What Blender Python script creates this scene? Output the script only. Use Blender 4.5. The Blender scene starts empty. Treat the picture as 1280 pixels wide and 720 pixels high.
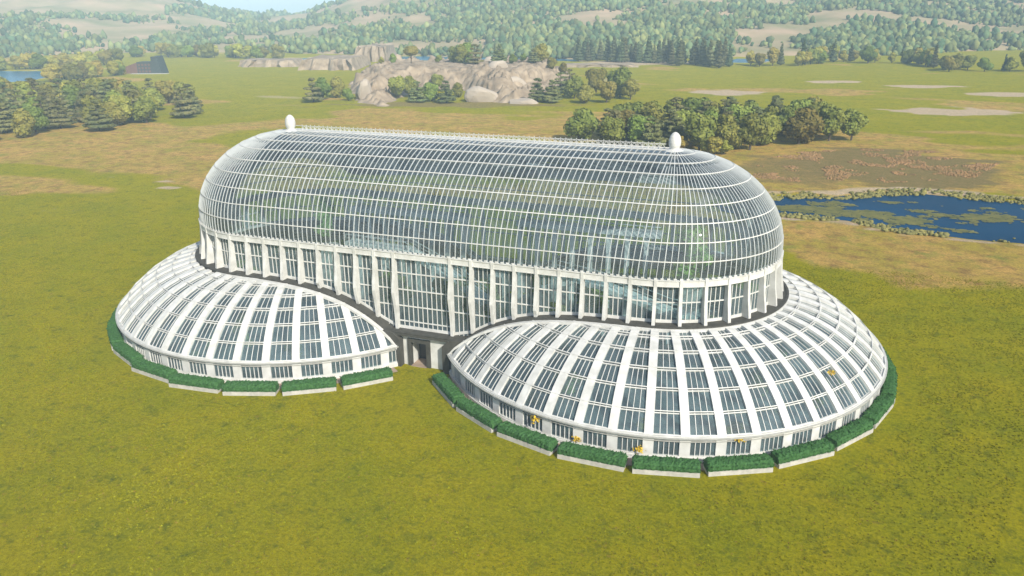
import bpy, bmesh, math, random
import numpy as np
from mathutils import Vector, Matrix
random.seed(7); rng = np.random.default_rng(11)
S = bpy.context.scene
COL = S.collection
PI = math.pi
# ------------------------------------------------------------------ camera
CAM = np.array([37.06, -84.83, 37.87]); YAW, PITCH, FPX, ROLL = 0.3550, -0.3436, 978.7, -0.0072
FW = np.array([-math.sin(YAW)*math.cos(PITCH), math.cos(YAW)*math.cos(PITCH), math.sin(PITCH)])
_rt = np.array([math.cos(YAW), math.sin(YAW), 0.0]); _up = np.cross(_rt, FW)
RT = _rt*math.cos(ROLL)+_up*math.sin(ROLL); UP = _up*math.cos(ROLL)-_rt*math.sin(ROLL)
def at(px, py, z=0.0):
    d = FW*FPX+RT*(px-640)+UP*(360-py); t = (z-CAM[2])/d[2]; return CAM+t*d
def xy(px, py): return tuple(at(px, py)[:2])
def poly(pts): return [xy(*p) for p in pts]
cd = bpy.data.cameras.new('camera'); cam = bpy.data.objects.new('camera', cd); COL.objects.link(cam)
cd.sensor_width = 36; cd.lens = FPX/1280*36; cd.clip_start = 1; cd.clip_end = 9000
cam.matrix_world = Matrix(((RT[0], UP[0], -FW[0], CAM[0]), (RT[1], UP[1], -FW[1], CAM[1]), (RT[2], UP[2], -FW[2], CAM[2]), (0, 0, 0, 1)))
S.camera = cam
S.view_settings.view_transform = 'Standard'; S.view_settings.look = 'None'; S.view_settings.gamma = 1
S.view_settings.exposure = 0.35
S.cycles.transparent_max_bounces = 24
# ------------------------------------------------------------------ light
SUNDIR = Vector((0.75, -0.66, 0.0)).normalized()*math.cos(math.radians(36)); SUNDIR.z = math.sin(math.radians(36))
sl = bpy.data.lights.new('sun', 'SUN'); sl.energy = 4.6; sl.angle = math.radians(0.5); sl.color = (1, .94, .82)
so = bpy.data.objects.new('sun', sl); COL.objects.link(so); so.rotation_euler = SUNDIR.to_track_quat('Z', 'Y').to_euler()
so.location = (60, -60, 120)
W = bpy.data.worlds.new('World'); S.world = W; W.use_nodes = True
nt = W.node_tree; nt.nodes.clear()
sk = nt.nodes.new('ShaderNodeTexSky'); sk.sky_type = 'NISHITA'; sk.sun_disc = False
sk.sun_elevation = math.radians(36); sk.sun_rotation = math.atan2(SUNDIR.x, SUNDIR.y); sk.air_density = 1.0; sk.dust_density = 1.2
bg = nt.nodes.new('ShaderNodeBackground'); bg.inputs[1].default_value = 0.13
wo = nt.nodes.new('ShaderNodeOutputWorld'); nt.links.new(sk.outputs[0], bg.inputs[0]); nt.links.new(bg.outputs[0], wo.inputs[0])
# ------------------------------------------------------------------ noise
def _hash(ix, iy, s):
    h = (ix.astype(np.int64)*374761393+iy.astype(np.int64)*668265263+s*1442695041) & 0xffffffff
    h = ((h ^ (h >> 13))*1274126177) & 0xffffffff
    return ((h ^ (h >> 16)) & 0xffff)/65535.0
def vnoise(x, y, s=0):
    x = np.asarray(x, float); y = np.asarray(y, float)
    ix = np.floor(x); iy = np.floor(y); fx = x-ix; fy = y-iy
    fx = fx*fx*(3-2*fx); fy = fy*fy*(3-2*fy)
    a = _hash(ix, iy, s); b = _hash(ix+1, iy, s); c = _hash(ix, iy+1, s); d = _hash(ix+1, iy+1, s)
    return (a*(1-fx)+b*fx)*(1-fy)+(c*(1-fx)+d*fx)*fy
def fbm(x, y, s=0, o=4):
    r = 0; a = .5; t = 0
    for i in range(o):
        r = r+a*vnoise(x, y, s+i*17); t += a; a *= .5; x = np.asarray(x)*2.03+5.1; y = np.asarray(y)*2.03+9.7
    return r/t
def sdist(X, Y, pts):
    """signed distance to a polygon, negative inside"""
    d = np.full(X.shape, 1e9); ins = np.zeros(X.shape, bool); n = len(pts)
    for i in range(n):
        ax, ay = pts[i]; bx, by = pts[(i+1) % n]
        ex, ey = bx-ax, by-ay; t = np.clip(((X-ax)*ex+(Y-ay)*ey)/(ex*ex+ey*ey+1e-9), 0, 1)
        d = np.minimum(d, np.hypot(X-ax-t*ex, Y-ay-t*ey))
        c = ((ay > Y) != (by > Y)) & (X < (bx-ax)*(Y-ay)/((by-ay) if by != ay else 1e-9)+ax)
        ins ^= c
    return np.where(ins, -d, d)
def sm(a, b, x):
    t = np.clip((x-a)/(b-a), 0, 1); return t*t*(3-2*t)
# ------------------------------------------------------------------ materials
def mat(name, col, rough=.7, metal=0, vary=.12, scale=3.0, bump=0.0, col2=None, detail=4, spec=.4, objvar=0.0, attr=None, coord='Object'):
    m = bpy.data.materials.new(name); m.use_nodes = True; t = m.node_tree; N = t.nodes; Lk = t.links
    b = N['Principled BSDF']; b.inputs['Roughness'].default_value = rough; b.inputs['Metallic'].default_value = metal
    b.inputs['Specular IOR Level'].default_value = spec
    tc = N.new('ShaderNodeTexCoord'); nz = N.new('ShaderNodeTexNoise'); nz.inputs['Scale'].default_value = scale; nz.inputs['Detail'].default_value = detail
    Lk.new(tc.outputs[coord], nz.inputs['Vector'])
    r = N.new('ShaderNodeMapRange'); r.inputs[1].default_value = .3; r.inputs[2].default_value = .7; Lk.new(nz.outputs[0], r.inputs[0])
    mx = N.new('ShaderNodeMix'); mx.data_type = 'RGBA'; Lk.new(r.outputs[0], mx.inputs[0])
    c2 = col2 or tuple(c*(1-2*vary) for c in col)
    mx.inputs[6].default_value = (*col, 1); mx.inputs[7].default_value = (*c2, 1)
    out = mx.outputs[2]
    if objvar:
        oi = N.new('ShaderNodeObjectInfo'); hs = N.new('ShaderNodeHueSaturation')
        a = N.new('ShaderNodeMapRange'); a.inputs[3].default_value = .5-objvar*.12; a.inputs[4].default_value = .5+objvar*.08
        v = N.new('ShaderNodeMapRange'); v.inputs[3].default_value = 1-objvar*.6; v.inputs[4].default_value = 1+objvar*.6
        w = N.new('ShaderNodeMath'); w.operation = 'FRACT'; w2 = N.new('ShaderNodeMath'); w2.operation = 'MULTIPLY'; w2.inputs[1].default_value = 7.31
        Lk.new(oi.outputs['Random'], a.inputs[0]); Lk.new(oi.outputs['Random'], w2.inputs[0]); Lk.new(w2.outputs[0], w.inputs[0]); Lk.new(w.outputs[0], v.inputs[0])
        Lk.new(a.outputs[0], hs.inputs['Hue']); Lk.new(v.outputs[0], hs.inputs['Value']); Lk.new(out, hs.inputs['Color']); out = hs.outputs[0]
    if attr:
        at_ = N.new('ShaderNodeAttribute'); at_.attribute_name = attr
        mm = N.new('ShaderNodeMix'); mm.data_type = 'RGBA'; mm.blend_type = 'MULTIPLY'; mm.inputs[0].default_value = 1
        Lk.new(out, mm.inputs[6]); Lk.new(at_.outputs['Color'], mm.inputs[7]); out = mm.outputs[2]
    Lk.new(out, b.inputs['Base Color'])
    if bump:
        bp = N.new('ShaderNodeBump'); bp.inputs['Strength'].default_value = bump; Lk.new(nz.outputs[0], bp.inputs['Height']); Lk.new(bp.outputs[0], b.inputs['Normal'])
    return m
def glass_mat(name, tint, film, filmcol, gloss=.9, rough=.06):
    m = bpy.data.materials.new(name); m.use_nodes = True; t = m.node_tree; N = t.nodes; Lk = t.links; N.clear()
    o = N.new('ShaderNodeOutputMaterial'); tr = N.new('ShaderNodeBsdfTransparent'); tr.inputs[0].default_value = (*tint, 1)
    df = N.new('ShaderNodeBsdfDiffuse'); df.inputs[0].default_value = (*filmcol, 1)
    gl = N.new('ShaderNodeBsdfGlossy'); gl.inputs['Roughness'].default_value = rough; gl.inputs[0].default_value = (gloss, gloss, gloss, 1)
    tc = N.new('ShaderNodeTexCoord'); nz = N.new('ShaderNodeTexNoise'); nz.inputs['Scale'].default_value = .55; nz.inputs['Detail'].default_value = 5
    Lk.new(tc.outputs['Object'], nz.inputs['Vector'])
    r = N.new('ShaderNodeMapRange'); r.inputs[1].default_value = .3; r.inputs[2].default_value = .7; r.inputs[3].default_value = film*.6; r.inputs[4].default_value = film*1.4
    Lk.new(nz.outputs[0], r.inputs[0])
    m1 = N.new('ShaderNodeMixShader'); Lk.new(r.outputs[0], m1.inputs[0]); Lk.new(tr.outputs[0], m1.inputs[1]); Lk.new(df.outputs[0], m1.inputs[2])
    fr = N.new('ShaderNodeFresnel'); fr.inputs[0].default_value = 1.5
    m2 = N.new('ShaderNodeMixShader'); Lk.new(fr.outputs[0], m2.inputs[0]); Lk.new(m1.outputs[0], m2.inputs[1]); Lk.new(gl.outputs[0], m2.inputs[2])
    Lk.new(m2.outputs[0], o.inputs[0]); return m
M = {}
M['white'] = mat('white_paint', (.66, .66, .635), .5, vary=.05, scale=1.1, detail=10, col2=(.50, .50, .47))
M['rib'] = mat('thin_rib_paint', (.50, .53, .53), .5, vary=.06, scale=1.0)
M['ledge'] = mat('dark_stone_ledge', (.075, .073, .062), .8, vary=.2, scale=1.5, bump=.2)
M['trim'] = mat('grey_gutter_trim', (.42, .42, .39), .6, vary=.1)
M['vault'] = glass_mat('vault_glass', (.74, .86, .89), .11, (.42, .51, .54), rough=.02)
M['pane'] = glass_mat('window_glass', (.56, .74, .78), .18, (.34, .46, .50))
M['floor'] = mat('dark_interior_floor', (.07, .10, .105), .8, vary=.4, scale=.22, col2=(.20, .20, .18))
M['concrete'] = mat('pale_concrete', (.55, .53, .47), .8, vary=.15, scale=1.2)
M['doorway_shade'] = mat('doorway_shade_black', (.015, .02, .025), .2)  # near-black colour standing in for shade inside the open doorway
M['dirtfloor'] = mat('pinkish_paving', (.36, .27, .2), .9, vary=.15, scale=1.0, bump=.1)
M['planter'] = mat('pale_stone_planter', (.52, .50, .45), .75, vary=.15, scale=2)
M['hedge'] = mat('clipped_hedge', (.06, .15, .045), .8, scale=5, col2=(.025, .08, .022), bump=.6, spec=.15)
M['leaf'] = mat('green_leaves', (.22, .235, .045), .75, scale=.5, col2=(.13, .16, .03), objvar=.5, spec=.15)
M['pine'] = mat('dull_needles', (.20, .20, .075), .8, scale=.4, col2=(.10, .12, .045), objvar=.4, spec=.1)
M['yellow'] = mat('yellow_leaves', (.36, .32, .05), .75, scale=.5, col2=(.26, .26, .05), objvar=.3, spec=.15)
M['fir'] = mat('dark_conifer', (.11, .13, .055), .8, scale=.4, col2=(.07, .09, .04), objvar=.5, spec=.1)
M['bark'] = mat('bark', (.10, .075, .05), .9, scale=4, bump=.4)
M['rock'] = mat('pale_rock', (.40, .32, .23), .9, scale=.22, col2=(.20, .155, .11), detail=9, bump=.8, spec=.15)
M['boulder'] = mat('boulder_rock', (.46, .40, .33), .85, scale=.3, col2=(.33, .28, .22), detail=9, bump=.6, spec=.2)
M['forest'] = mat('forest_canopy', (1, 1, 1), .9, scale=.05, col2=(.6, .65, .6), attr='tint', spec=.05)
M['bloom'] = mat('yellow_blossom', (.65, .45, .03), .7, scale=8)
M['lily'] = mat('lily_pads', (.20, .185, .05), .7, scale=.6, col2=(.10, .11, .035), spec=.2)
M['reed'] = mat('reeds', (.27, .24, .08), .9, scale=.4, col2=(.13, .13, .05), spec=.1)
M['dry'] = mat('dry_red_brush', (.36, .21, .10), .9, scale=.3, col2=(.2, .14, .06), spec=.1)
M['brick'] = mat('weathered_red_wall', (.16, .085, .065), .85, scale=.6)
M['slate'] = mat('dark_teal_cladding', (.045, .06, .06), .7, scale=.8)
def water_mat(name, col, rough):
    m = mat(name, col, rough, scale=.05, vary=.15, spec=.08); N = m.node_tree.nodes; L = m.node_tree.links
    tc = N.new('ShaderNodeTexCoord'); nz = N.new('ShaderNodeTexNoise'); nz.inputs['Scale'].default_value = .9; nz.inputs['Detail'].default_value = 6
    bp = N.new('ShaderNodeBump'); bp.inputs['Strength'].default_value = .25; bp.inputs['Distance'].default_value = .2
    L.new(tc.outputs['Object'], nz.inputs['Vector']); L.new(nz.outputs[0], bp.inputs['Height']); L.new(bp.outputs[0], N['Principled BSDF'].inputs['Normal']); return m
_w = water_mat('pond_water', (.002, .050, .12), .2)
M['water'] = _w; _w.node_tree.nodes['Principled BSDF'].inputs['IOR'].default_value = 1.12
M['lake'] = water_mat('lake_water', (.03, .16, .27), .25)
# ------------------------------------------------------------------ object helpers
def tag(o, label=None, cat=None, group=None, kind=None):
    if label: o['label'] = label
    if cat: o['category'] = cat
    if group: o['group'] = group
    if kind: o['kind'] = kind
    return o
def empty(name, loc=(0, 0, 0), rz=0, parent=None):
    o = bpy.data.objects.new(name, None); COL.objects.link(o); o.location = loc; o.rotation_euler = (0, 0, rz); o.empty_display_size = .5
    if parent: o.parent = parent
    return o
class MB:
    def __init__(s): s.v = []; s.f = []; s.m = []; s.mats = []
    def mi(s, m):
        if m not in s.mats: s.mats.append(m)
        return s.mats.index(m)
    def face(s, pts, m):
        i = len(s.v); s.v += [tuple(p) for p in pts]; s.f.append(tuple(range(i, i+len(pts)))); s.m.append(s.mi(m))
    def hexa(s, a, b, m):
        """a: 4 bottom pts, b: 4 top pts"""
        i = len(s.v); s.v += [tuple(p) for p in a]+[tuple(p) for p in b]; k = s.mi(m)
        for q in ((3, 2, 1, 0), (4, 5, 6, 7), (0, 1, 5, 4), (1, 2, 6, 5), (2, 3, 7, 6), (3, 0, 4, 7)):
            s.f.append(tuple(i+j for j in q)); s.m.append(k)
    def bar(s, p, q, n, w, h, m, lift=0):
        """bar from p to q; n = outward normal; w across, h depth below p (top at p+lift)"""
        p = Vector(p); q = Vector(q); n = Vector(n).normalized(); t = (q-p).normalized(); c = t.cross(n).normalized()*w*.5
        u = n*lift; d = n*(lift-h)
        s.hexa([p-c+d, p+c+d, q+c+d, q-c+d], [p-c+u, p+c+u, q+c+u, q-c+u], m)
    def box(s, x0, x1, y0, y1, z0, z1, m):
        s.hexa([(x0, y0, z0), (x1, y0, z0), (x1, y1, z0), (x0, y1, z0)], [(x0, y0, z1), (x1, y0, z1), (x1, y1, z1), (x0, y1, z1)], m)
    def build(s, name, parent=None, smooth=False, loc=None, cut=None, link=True):
        me = bpy.data.meshes.new(name); me.from_pydata(s.v, [], s.f)
        for m in s.mats: me.materials.append(m)
        me.polygons.foreach_set('material_index', s.m)
        if cut:
            bm = bmesh.new(); bm.from_mesh(me)
            bmesh.ops.remove_doubles(bm, verts=bm.verts, dist=1e-4) if cut[2] else None
            bmesh.ops.bisect_plane(bm, geom=bm.verts[:]+bm.edges[:]+bm.faces[:], plane_co=cut[0], plane_no=cut[1], clear_outer=True)
            if not bm.faces: bm.free(); return None
            bm.to_mesh(me); bm.free()
        if smooth: me.polygons.foreach_set('use_smooth', [True]*len(me.polygons))
        me.update(); o = bpy.data.objects.new(name, me)
        if link: COL.objects.link(o)
        if parent: o.parent = parent
        if loc: o.location = loc
        return o
def np_mesh(name, V, F, mats, parent=None, col=None, smooth=False, midx=None, link=True):
    me = bpy.data.meshes.new(name); F = np.asarray(F); k = F.shape[1]
    me.vertices.add(len(V)); me.vertices.foreach_set('co', np.asarray(V, np.float32).ravel())
    me.loops.add(F.size); me.loops.foreach_set('vertex_index', F.astype(np.int32).ravel())
    me.polygons.add(len(F)); me.polygons.foreach_set('loop_start', np.arange(0, F.size, k, dtype=np.int32))
    me.polygons.foreach_set('loop_total', np.full(len(F), k, np.int32))
    for m in mats: me.materials.append(m)
    if midx is not None: me.polygons.foreach_set('material_index', midx)
    if smooth: me.polygons.foreach_set('use_smooth', np.ones(len(F), bool))
    me.update(calc_edges=True)
    if col is not None:
        for nm, c in col.items():
            a = me.color_attributes.new(nm, 'FLOAT_COLOR', 'POINT'); c4 = np.ones((len(V), 4), np.float32); c4[:, :c.shape[1]] = c
            a.data.foreach_set('color', c4.ravel())
    me.validate(); o = bpy.data.objects.new(name, me)
    if link: COL.objects.link(o)
    if parent: o.parent = parent
    return o
# ------------------------------------------------------------------ ground
POND = poly([(900, 250), (955, 246), (1000, 243), (1060, 244), (1110, 240), (1150, 239), (1200, 244), (1280, 251), (1400, 262), (1500, 275), (1500, 335), (1400, 317), (1280, 300), (1240, 297), (1180, 292), (1120, 287), (1060, 272), (1000, 269), (960, 266), (900, 262)])
LAKE = poly([(-140, 106), (0, 103), (30, 101), (54, 97), (56, 91), (50, 88), (0, 88), (-140, 89)])
FAR1 = poly([(335, 79), (430, 75.5), (560, 75), (720, 76), (730, 70.5), (560, 69.5), (430, 70.5), (345, 73)])
FAR2 = poly([(885, 77), (950, 78.5), (965, 74), (890, 73)])
FAR3 = poly([(150, 71), (182, 71), (178, 64), (160, 64)])
PONDS = [POND, LAKE, FAR1, FAR2, FAR3]
fw2 = FW[:2]/np.linalg.norm(FW[:2]); rt2 = np.array([fw2[1], -fw2[0]])
def uv(X, Y): return (X-CAM[0])*fw2[0]+(Y-CAM[1])*fw2[1], (X-CAM[0])*rt2[0]+(Y-CAM[1])*rt2[1]
def ground_z(X, Y):
    X = np.asarray(X, float); Y = np.asarray(Y, float)
    u, v = uv(X, Y); z = np.zeros(X.shape)
    far = sm(90, 260, np.hypot(X, Y)); z += far*(fbm(X/60, Y/60, 3)-.5)*1.4
    w = np.full(X.shape, 1e9)
    for P in PONDS: w = np.minimum(w, sdist(X, Y, P))
    w = w+(fbm(X/7, Y/7, 9)-.5)*5*(w > -12)
    return z*sm(0, 25, w)-1.3*(1-sm(-5, 3.5, w)), w
xs = np.unique(np.concatenate([np.linspace(-3500, -480, 26), np.arange(-480, 300, 2.6), np.linspace(300, 3500, 30)]))
ys = np.unique(np.concatenate([np.linspace(-900, -70, 16), np.arange(-70, 560, 2.6), np.linspace(560, 4200, 40)]))
X, Y = np.meshgrid(xs, ys); Z, WD = ground_z(X, Y)
n0, n1 = X.shape
idx = np.arange(n0*n1).reshape(n0, n1)
GF = np.stack([idx[:-1, :-1], idx[:-1, 1:], idx[1:, 1:], idx[1:, :-1]], -1).reshape(-1, 4)
# meadow: lime turf around the building (R=0) turning to tan steppe (R=1); G pale sand; B bare brown earth
lime = sdist(X, Y, [xy(-900, 262), (-126, 36), (-90, 52), (-60, 60), (0, 62), (33, 48), (52, 36), (68, 31), (120, 20), (400, -60), (400, -800), (-900, -800), (-900, 60)])
tan = sm(-4, 7, lime+(fbm(X/14, Y/14, 21)-.5)*16)
u, v = uv(X, Y)
green_back = sm(.46, .60, fbm(X/55, Y/28, 33, 3)+.32*sm(230, 420, u)-.03)
tanv = tan*(1-.72*green_back)
def ell(px, py, rx, ry, s=1, nz=.9):
    c = at(px, py); a = at(px+rx, py)-c; b = at(px, py-ry)-at(px, py+ry); la = np.linalg.norm(a[:2]); lb = np.linalg.norm(b[:2])/2
    ea = a[:2]/la; eb = np.array([-ea[1], ea[0]])
    q = np.hypot(((X-c[0])*ea[0]+(Y-c[1])*ea[1])/la, ((X-c[0])*eb[0]+(Y-c[1])*eb[1])/lb)
    q = q+(fbm(X/9, Y/9, 41)-.5)*nz+(fbm(X/22, Y/5, 47)-.5)*.9
    return s*(1-sm(.55, 1.15, q))
sand = 1-sm(.2, 2.8, np.abs(WD-2.6)+(fbm(X/6, Y/6, 5)-.5)*5)
sand = sand*(WD > -5)*.75
for e in [(910, 116, 45, 4), (1150, 108, 60, 2), (1180, 139, 90, 5), (1250, 118, 50, 3), (1040, 102, 40, 1.5), (213, 226, 14, 2.0), (207, 235, 14, 1.7), (135, 221, 8, 1.5), (80, 262, 45, 4, .35), (120, 250, 30, 3, .35), (800, 78, 90, 4, .8), (350, 121, 40, 2, .5), (770, 100, 30, 3, .5)]:
    sand = np.maximum(sand, ell(*e))
dirt = np.zeros(X.shape)
for e in [(1110, 206, 140, 24, .95, .5), (985, 215, 90, 25, .6, .7), (560, 131, 170, 5, .6, .9)]: dirt = np.maximum(dirt, ell(*e))
np_mesh('ground', np.stack([X, Y, Z], -1).reshape(-1, 3), GF, [bpy.data.materials.new('meadow')], col={'mask': np.stack([tanv, sand, dirt], -1).reshape(-1, 3).astype(np.float32)}, smooth=True)
ground = bpy.data.objects['ground']; ground['kind'] = 'structure'
g = bpy.data.materials['meadow']; g.use_nodes = True; N = g.node_tree.nodes; L = g.node_tree.links; B = N['Principled BSDF']; B.inputs['Roughness'].default_value = .95; B.inputs['Specular IOR Level'].default_value = .1
def gn(scale, detail=5, rough=.6, stretch=None):
    tc = N.new('ShaderNodeTexCoord'); n = N.new('ShaderNodeTexNoise'); n.inputs['Scale'].default_value = scale; n.inputs['Detail'].default_value = detail; n.inputs['Roughness'].default_value = rough
    if stretch:
        mp = N.new('ShaderNodeMapping'); mp.inputs['Scale'].default_value = stretch; L.new(tc.outputs['Object'], mp.inputs[0]); L.new(mp.outputs[0], n.inputs['Vector'])
    else: L.new(tc.outputs['Object'], n.inputs['Vector'])
    return n.outputs[0]
def rampn(src, a, b, c0=0.0, c1=1.0):
    r = N.new('ShaderNodeMapRange'); r.inputs[1].default_value = a; r.inputs[2].default_value = b; r.inputs[3].default_value = c0; r.inputs[4].default_value = c1; L.new(src, r.inputs[0]); return r.outputs[0]
def mixc(f, a, b, mode='MIX'):
    m = N.new('ShaderNodeMix'); m.data_type = 'RGBA'; m.blend_type = mode
    if hasattr(f, 'links'): L.new(f, m.inputs[0])
    else: m.inputs[0].default_value = f
    for k, c in ((6, a), (7, b)):
        if hasattr(c, 'links'): L.new(c, m.inputs[k])
        else: m.inputs[k].default_value = (*c, 1)
    return m.outputs[2]
fine = gn(2.6, 6, .85); mid = gn(.11, 5, .6); big = gn(.022, 4, .55); fib = gn(.55, 8, .75)
lime_c = mixc(rampn(mid, .35, .65), (.43, .36, .003), (.33, .32, .004))
lime_c = mixc(rampn(fib, .52, .72), lime_c, (.10, .14, .012))
lime_c = mixc(rampn(gn(.8, 6, .7), .60, .74), lime_c, (.34, .21, .04))
tan_c = mixc(rampn(mid, .35, .62), (.72, .42, .12), (.52, .38, .06))
tan_c = mixc(rampn(fib, .5, .75), tan_c, (.30, .24, .08))
mot = gn(.33, 7, .78)
tan_c = mixc(rampn(mot, .48, .66), tan_c, (.36, .20, .07))
tan_c = mixc(rampn(gn(.2, 7, .75), .52, .68), tan_c, (.30, .31, .05))
grn_c = mixc(rampn(mid, .4, .6), (.37, .38, .06), (.50, .42, .09))
at_ = N.new('ShaderNodeAttribute'); at_.attribute_name = 'mask'; sp = N.new('ShaderNodeSeparateColor'); L.new(at_.outputs['Color'], sp.inputs[0])
def noisy(src, n, amt=.5):
    a = N.new('ShaderNodeMath'); a.operation = 'MULTIPLY_ADD'; L.new(n, a.inputs[0]); a.inputs[1].default_value = amt; L.new(src, a.inputs[2])
    return rampn(a.outputs[0], .35+amt*.5, .65+amt*.5)
c = mixc(noisy(sp.outputs[0], fib, .6), lime_c, tan_c)
c = mixc(rampn(mot, .5, .7, 0, .35), c, mixc(1.0, c, (.55, .6, .5), 'MULTIPLY'))
sand_c = mixc(rampn(fib, .4, .7), (.72, .53, .36), (.50, .37, .22))
dirt_c = mixc(rampn(fib, .4, .66), (.34, .235, .09), (.24, .19, .06))
c = mixc(noisy(sp.outputs[2], fib, .5), c, dirt_c)
c = mixc(noisy(sp.outputs[1], fib, .6), c, sand_c)
c = mixc(rampn(fine, .44, .58, .0, .7), c, mixc(1.0, c, (.45, .52, .5), 'MULTIPLY'))
c = mixc(rampn(big, .35, .65, 0, .15), c, mixc(1.0, c, (.72, .86, .7), 'MULTIPLY'))
L.new(c, B.inputs['Base Color'])
bp = N.new('ShaderNodeBump'); bp.inputs['Strength'].default_value = .8; bp.inputs['Distance'].default_value = .6; L.new(fine, bp.inputs['Height']); L.new(bp.outputs[0], B.inputs['Normal'])
def water(name, P, z, m, grow=8):
    c = np.mean(P, 0); mb = MB(); mb.face([(p[0]+(p[0]-c[0])/max(1, np.hypot(*(np.array(p)-c)))*grow, p[1]+(p[1]-c[1])/max(1, np.hypot(*(np.array(p)-c)))*grow, z) for p in P][::-1], m)
    o = mb.build(name); o['kind'] = 'structure'; return o
def water_grid(name, P, z, m):
    P = np.array(P); x0, y0 = P.min(0)-14; x1, y1 = P.max(0)+14
    gx = np.arange(x0, x1, 6.); gy = np.arange(y0, y1, 6.); A, Bq = np.meshgrid(gx, gy); d = sdist(A+3, Bq+3, [tuple(p) for p in P])
    V = np.stack([A, Bq, np.full(A.shape, z)], -1).reshape(-1, 3); ii = np.arange(A.size).reshape(A.shape)
    k = (d[:-1, :-1] < 9); F = np.stack([ii[:-1, :-1][k], ii[:-1, 1:][k], ii[1:, 1:][k], ii[1:, :-1][k]], -1)
    used = np.unique(F); rm = np.zeros(len(V), int); rm[used] = np.arange(len(used))
    o = np_mesh(name, V[used], rm[F], [m]); o['kind'] = 'structure'; return o
water_grid('pond_water', POND, -.45, M['water'])
water_grid('lake_water', LAKE, -.45, M['lake'])
for P in (FAR1, FAR2, FAR3): water_grid('lake_water', P, -.45, M['lake'])
# ------------------------------------------------------------------ hills
def hill_z(X, Y):
    u, v = uv(X, Y); a = v/np.maximum(u, 1); px = 640+a*980
    foot = 700+60*np.sin(px/170)+90*(fbm(px/160, u*0+3, 61)-.5)-60*sm(760, 1250, px)
    peak = np.interp(px, [-900, -300, 0, 120, 230, 300, 345, 400, 445, 520, 640, 760, 900, 1050, 1200, 1350, 1700, 2400], [84, 82, 80, 76, 60, 30, 22, 26, 44, 70, 78, 76, 80, 82, 80, 82, 84, 84])
    t = np.clip((u-foot)/620, 0, 1); base = (t**1.15)*peak*.93
    rid = 1-np.abs(fbm(X/190, Y/190, 71, 5)*2-1)
    return base*(.62+.5*rid)+t*(fbm(X/60, Y/60, 77, 4)-.5)*16+sm(0, .03, t)*(1+1.5*fbm(X/25, Y/25, 5))-1.5*(1-sm(-.0001, .01, t)), u, px, t
gu = np.concatenate([np.arange(560, 1300, 9.), np.arange(1300, 2300, 30.)]); ga = np.concatenate([np.linspace(-2.6, -.95, 60)[:-1], np.linspace(-.95, .95, 300), np.linspace(.95, 1.9, 40)[1:]])
U, Aq = np.meshgrid(gu, ga); HX = CAM[0]+U*fw2[0]+U*Aq*rt2[0]; HY = CAM[1]+U*fw2[1]+U*Aq*rt2[1]
HZ, HU, HP, HT = hill_z(HX, HY)
ii = np.arange(HX.size).reshape(HX.shape); HF = np.stack([ii[:-1, :-1], ii[:-1, 1:], ii[1:, 1:], ii[1:, :-1]], -1).reshape(-1, 4)[:, ::-1]
M['hill'] = mat('hill_soil', (.46, .33, .21), .95, scale=.02, col2=(.21, .21, .09), detail=10, bump=.5, spec=.05)
hl = np_mesh('hills', np.stack([HX, HY, HZ], -1).reshape(-1, 3), HF, [M['hill']], smooth=True); hl['kind'] = 'structure'
# forest on the hills: clumps spread over the slopes
bmx = bmesh.new(); bmesh.ops.create_icosphere(bmx, subdivisions=1, radius=1); ICV = np.array([v.co[:] for v in bmx.verts]); ICF = np.array([[v.index for v in f.verts] for f in bmx.faces]); bmx.free()
bmx = bmesh.new(); bmesh.ops.create_icosphere(bmx, subdivisions=2, radius=1); IC2V = np.array([v.co[:] for v in bmx.verts]); IC2F = np.array([[v.index for v in f.verts] for f in bmx.faces]); bmx.free()
def clumps(P, R, H, T, jit=.28):
    n = len(P); V = ICV[None]*(1+rng.uniform(-jit, jit, (n, len(ICV), 1))); V = V*np.stack([R, R, H], -1)[:, None]
    V = V+P[:, None]+np.stack([R*0, R*0, H*.75], -1)[:, None]
    F = (ICF[None]+(np.arange(n)*len(ICV))[:, None, None]).reshape(-1, 3)
    return V.reshape(-1, 3), F, np.repeat(T, len(ICV), 0)
n = 135000
uu = 610+1240*rng.random(n)**1.3; aa = rng.uniform(-.82, .82, n); aa[90000:] = np.where(rng.random(n-90000) < .6, -1, 1)*rng.uniform(.82, 1.6, n-90000); fx = CAM[0]+uu*fw2[0]+uu*aa*rt2[0]; fy = CAM[1]+uu*fw2[1]+uu*aa*rt2[1]
fz, fu, fp, ft = hill_z(fx, fy)
den = fbm(fx/95, fy/95, 91, 5)+.10*sm(300, 700, fp)-.07*(1-sm(100, 420, fp))+.05*(ft < .12)-.035+.10*(fbm(fx/28, fy/28, 93, 3)-.5)
k = (den+rng.uniform(-.05, .05, n) > .515) & (ft > .003); fx, fy, fz, fu, ft = fx[k], fy[k], fz[k], fu[k], ft[k]
n = len(fx); r = (1.0+2.6*rng.random(n)**2)*(1+.3*(fu > 1100)); h = r*rng.uniform(.8, 1.6, n)
br = rng.uniform(.6, 1.7, n)[:, None]; hue = rng.random(n)[:, None]
tint = (np.array([.075, .13, .065])*(1-hue)+np.array([.20, .21, .075])*hue)*br
V, F, T = clumps(np.stack([fx, fy, fz], -1), r, h, tint)
print('forest clumps', n)
o = np_mesh('forest', V, F, [M['forest']], col={'tint': T}); tag(o, 'dense mixed forest covering the distant hillsides', 'forest', kind='stuff')
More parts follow.
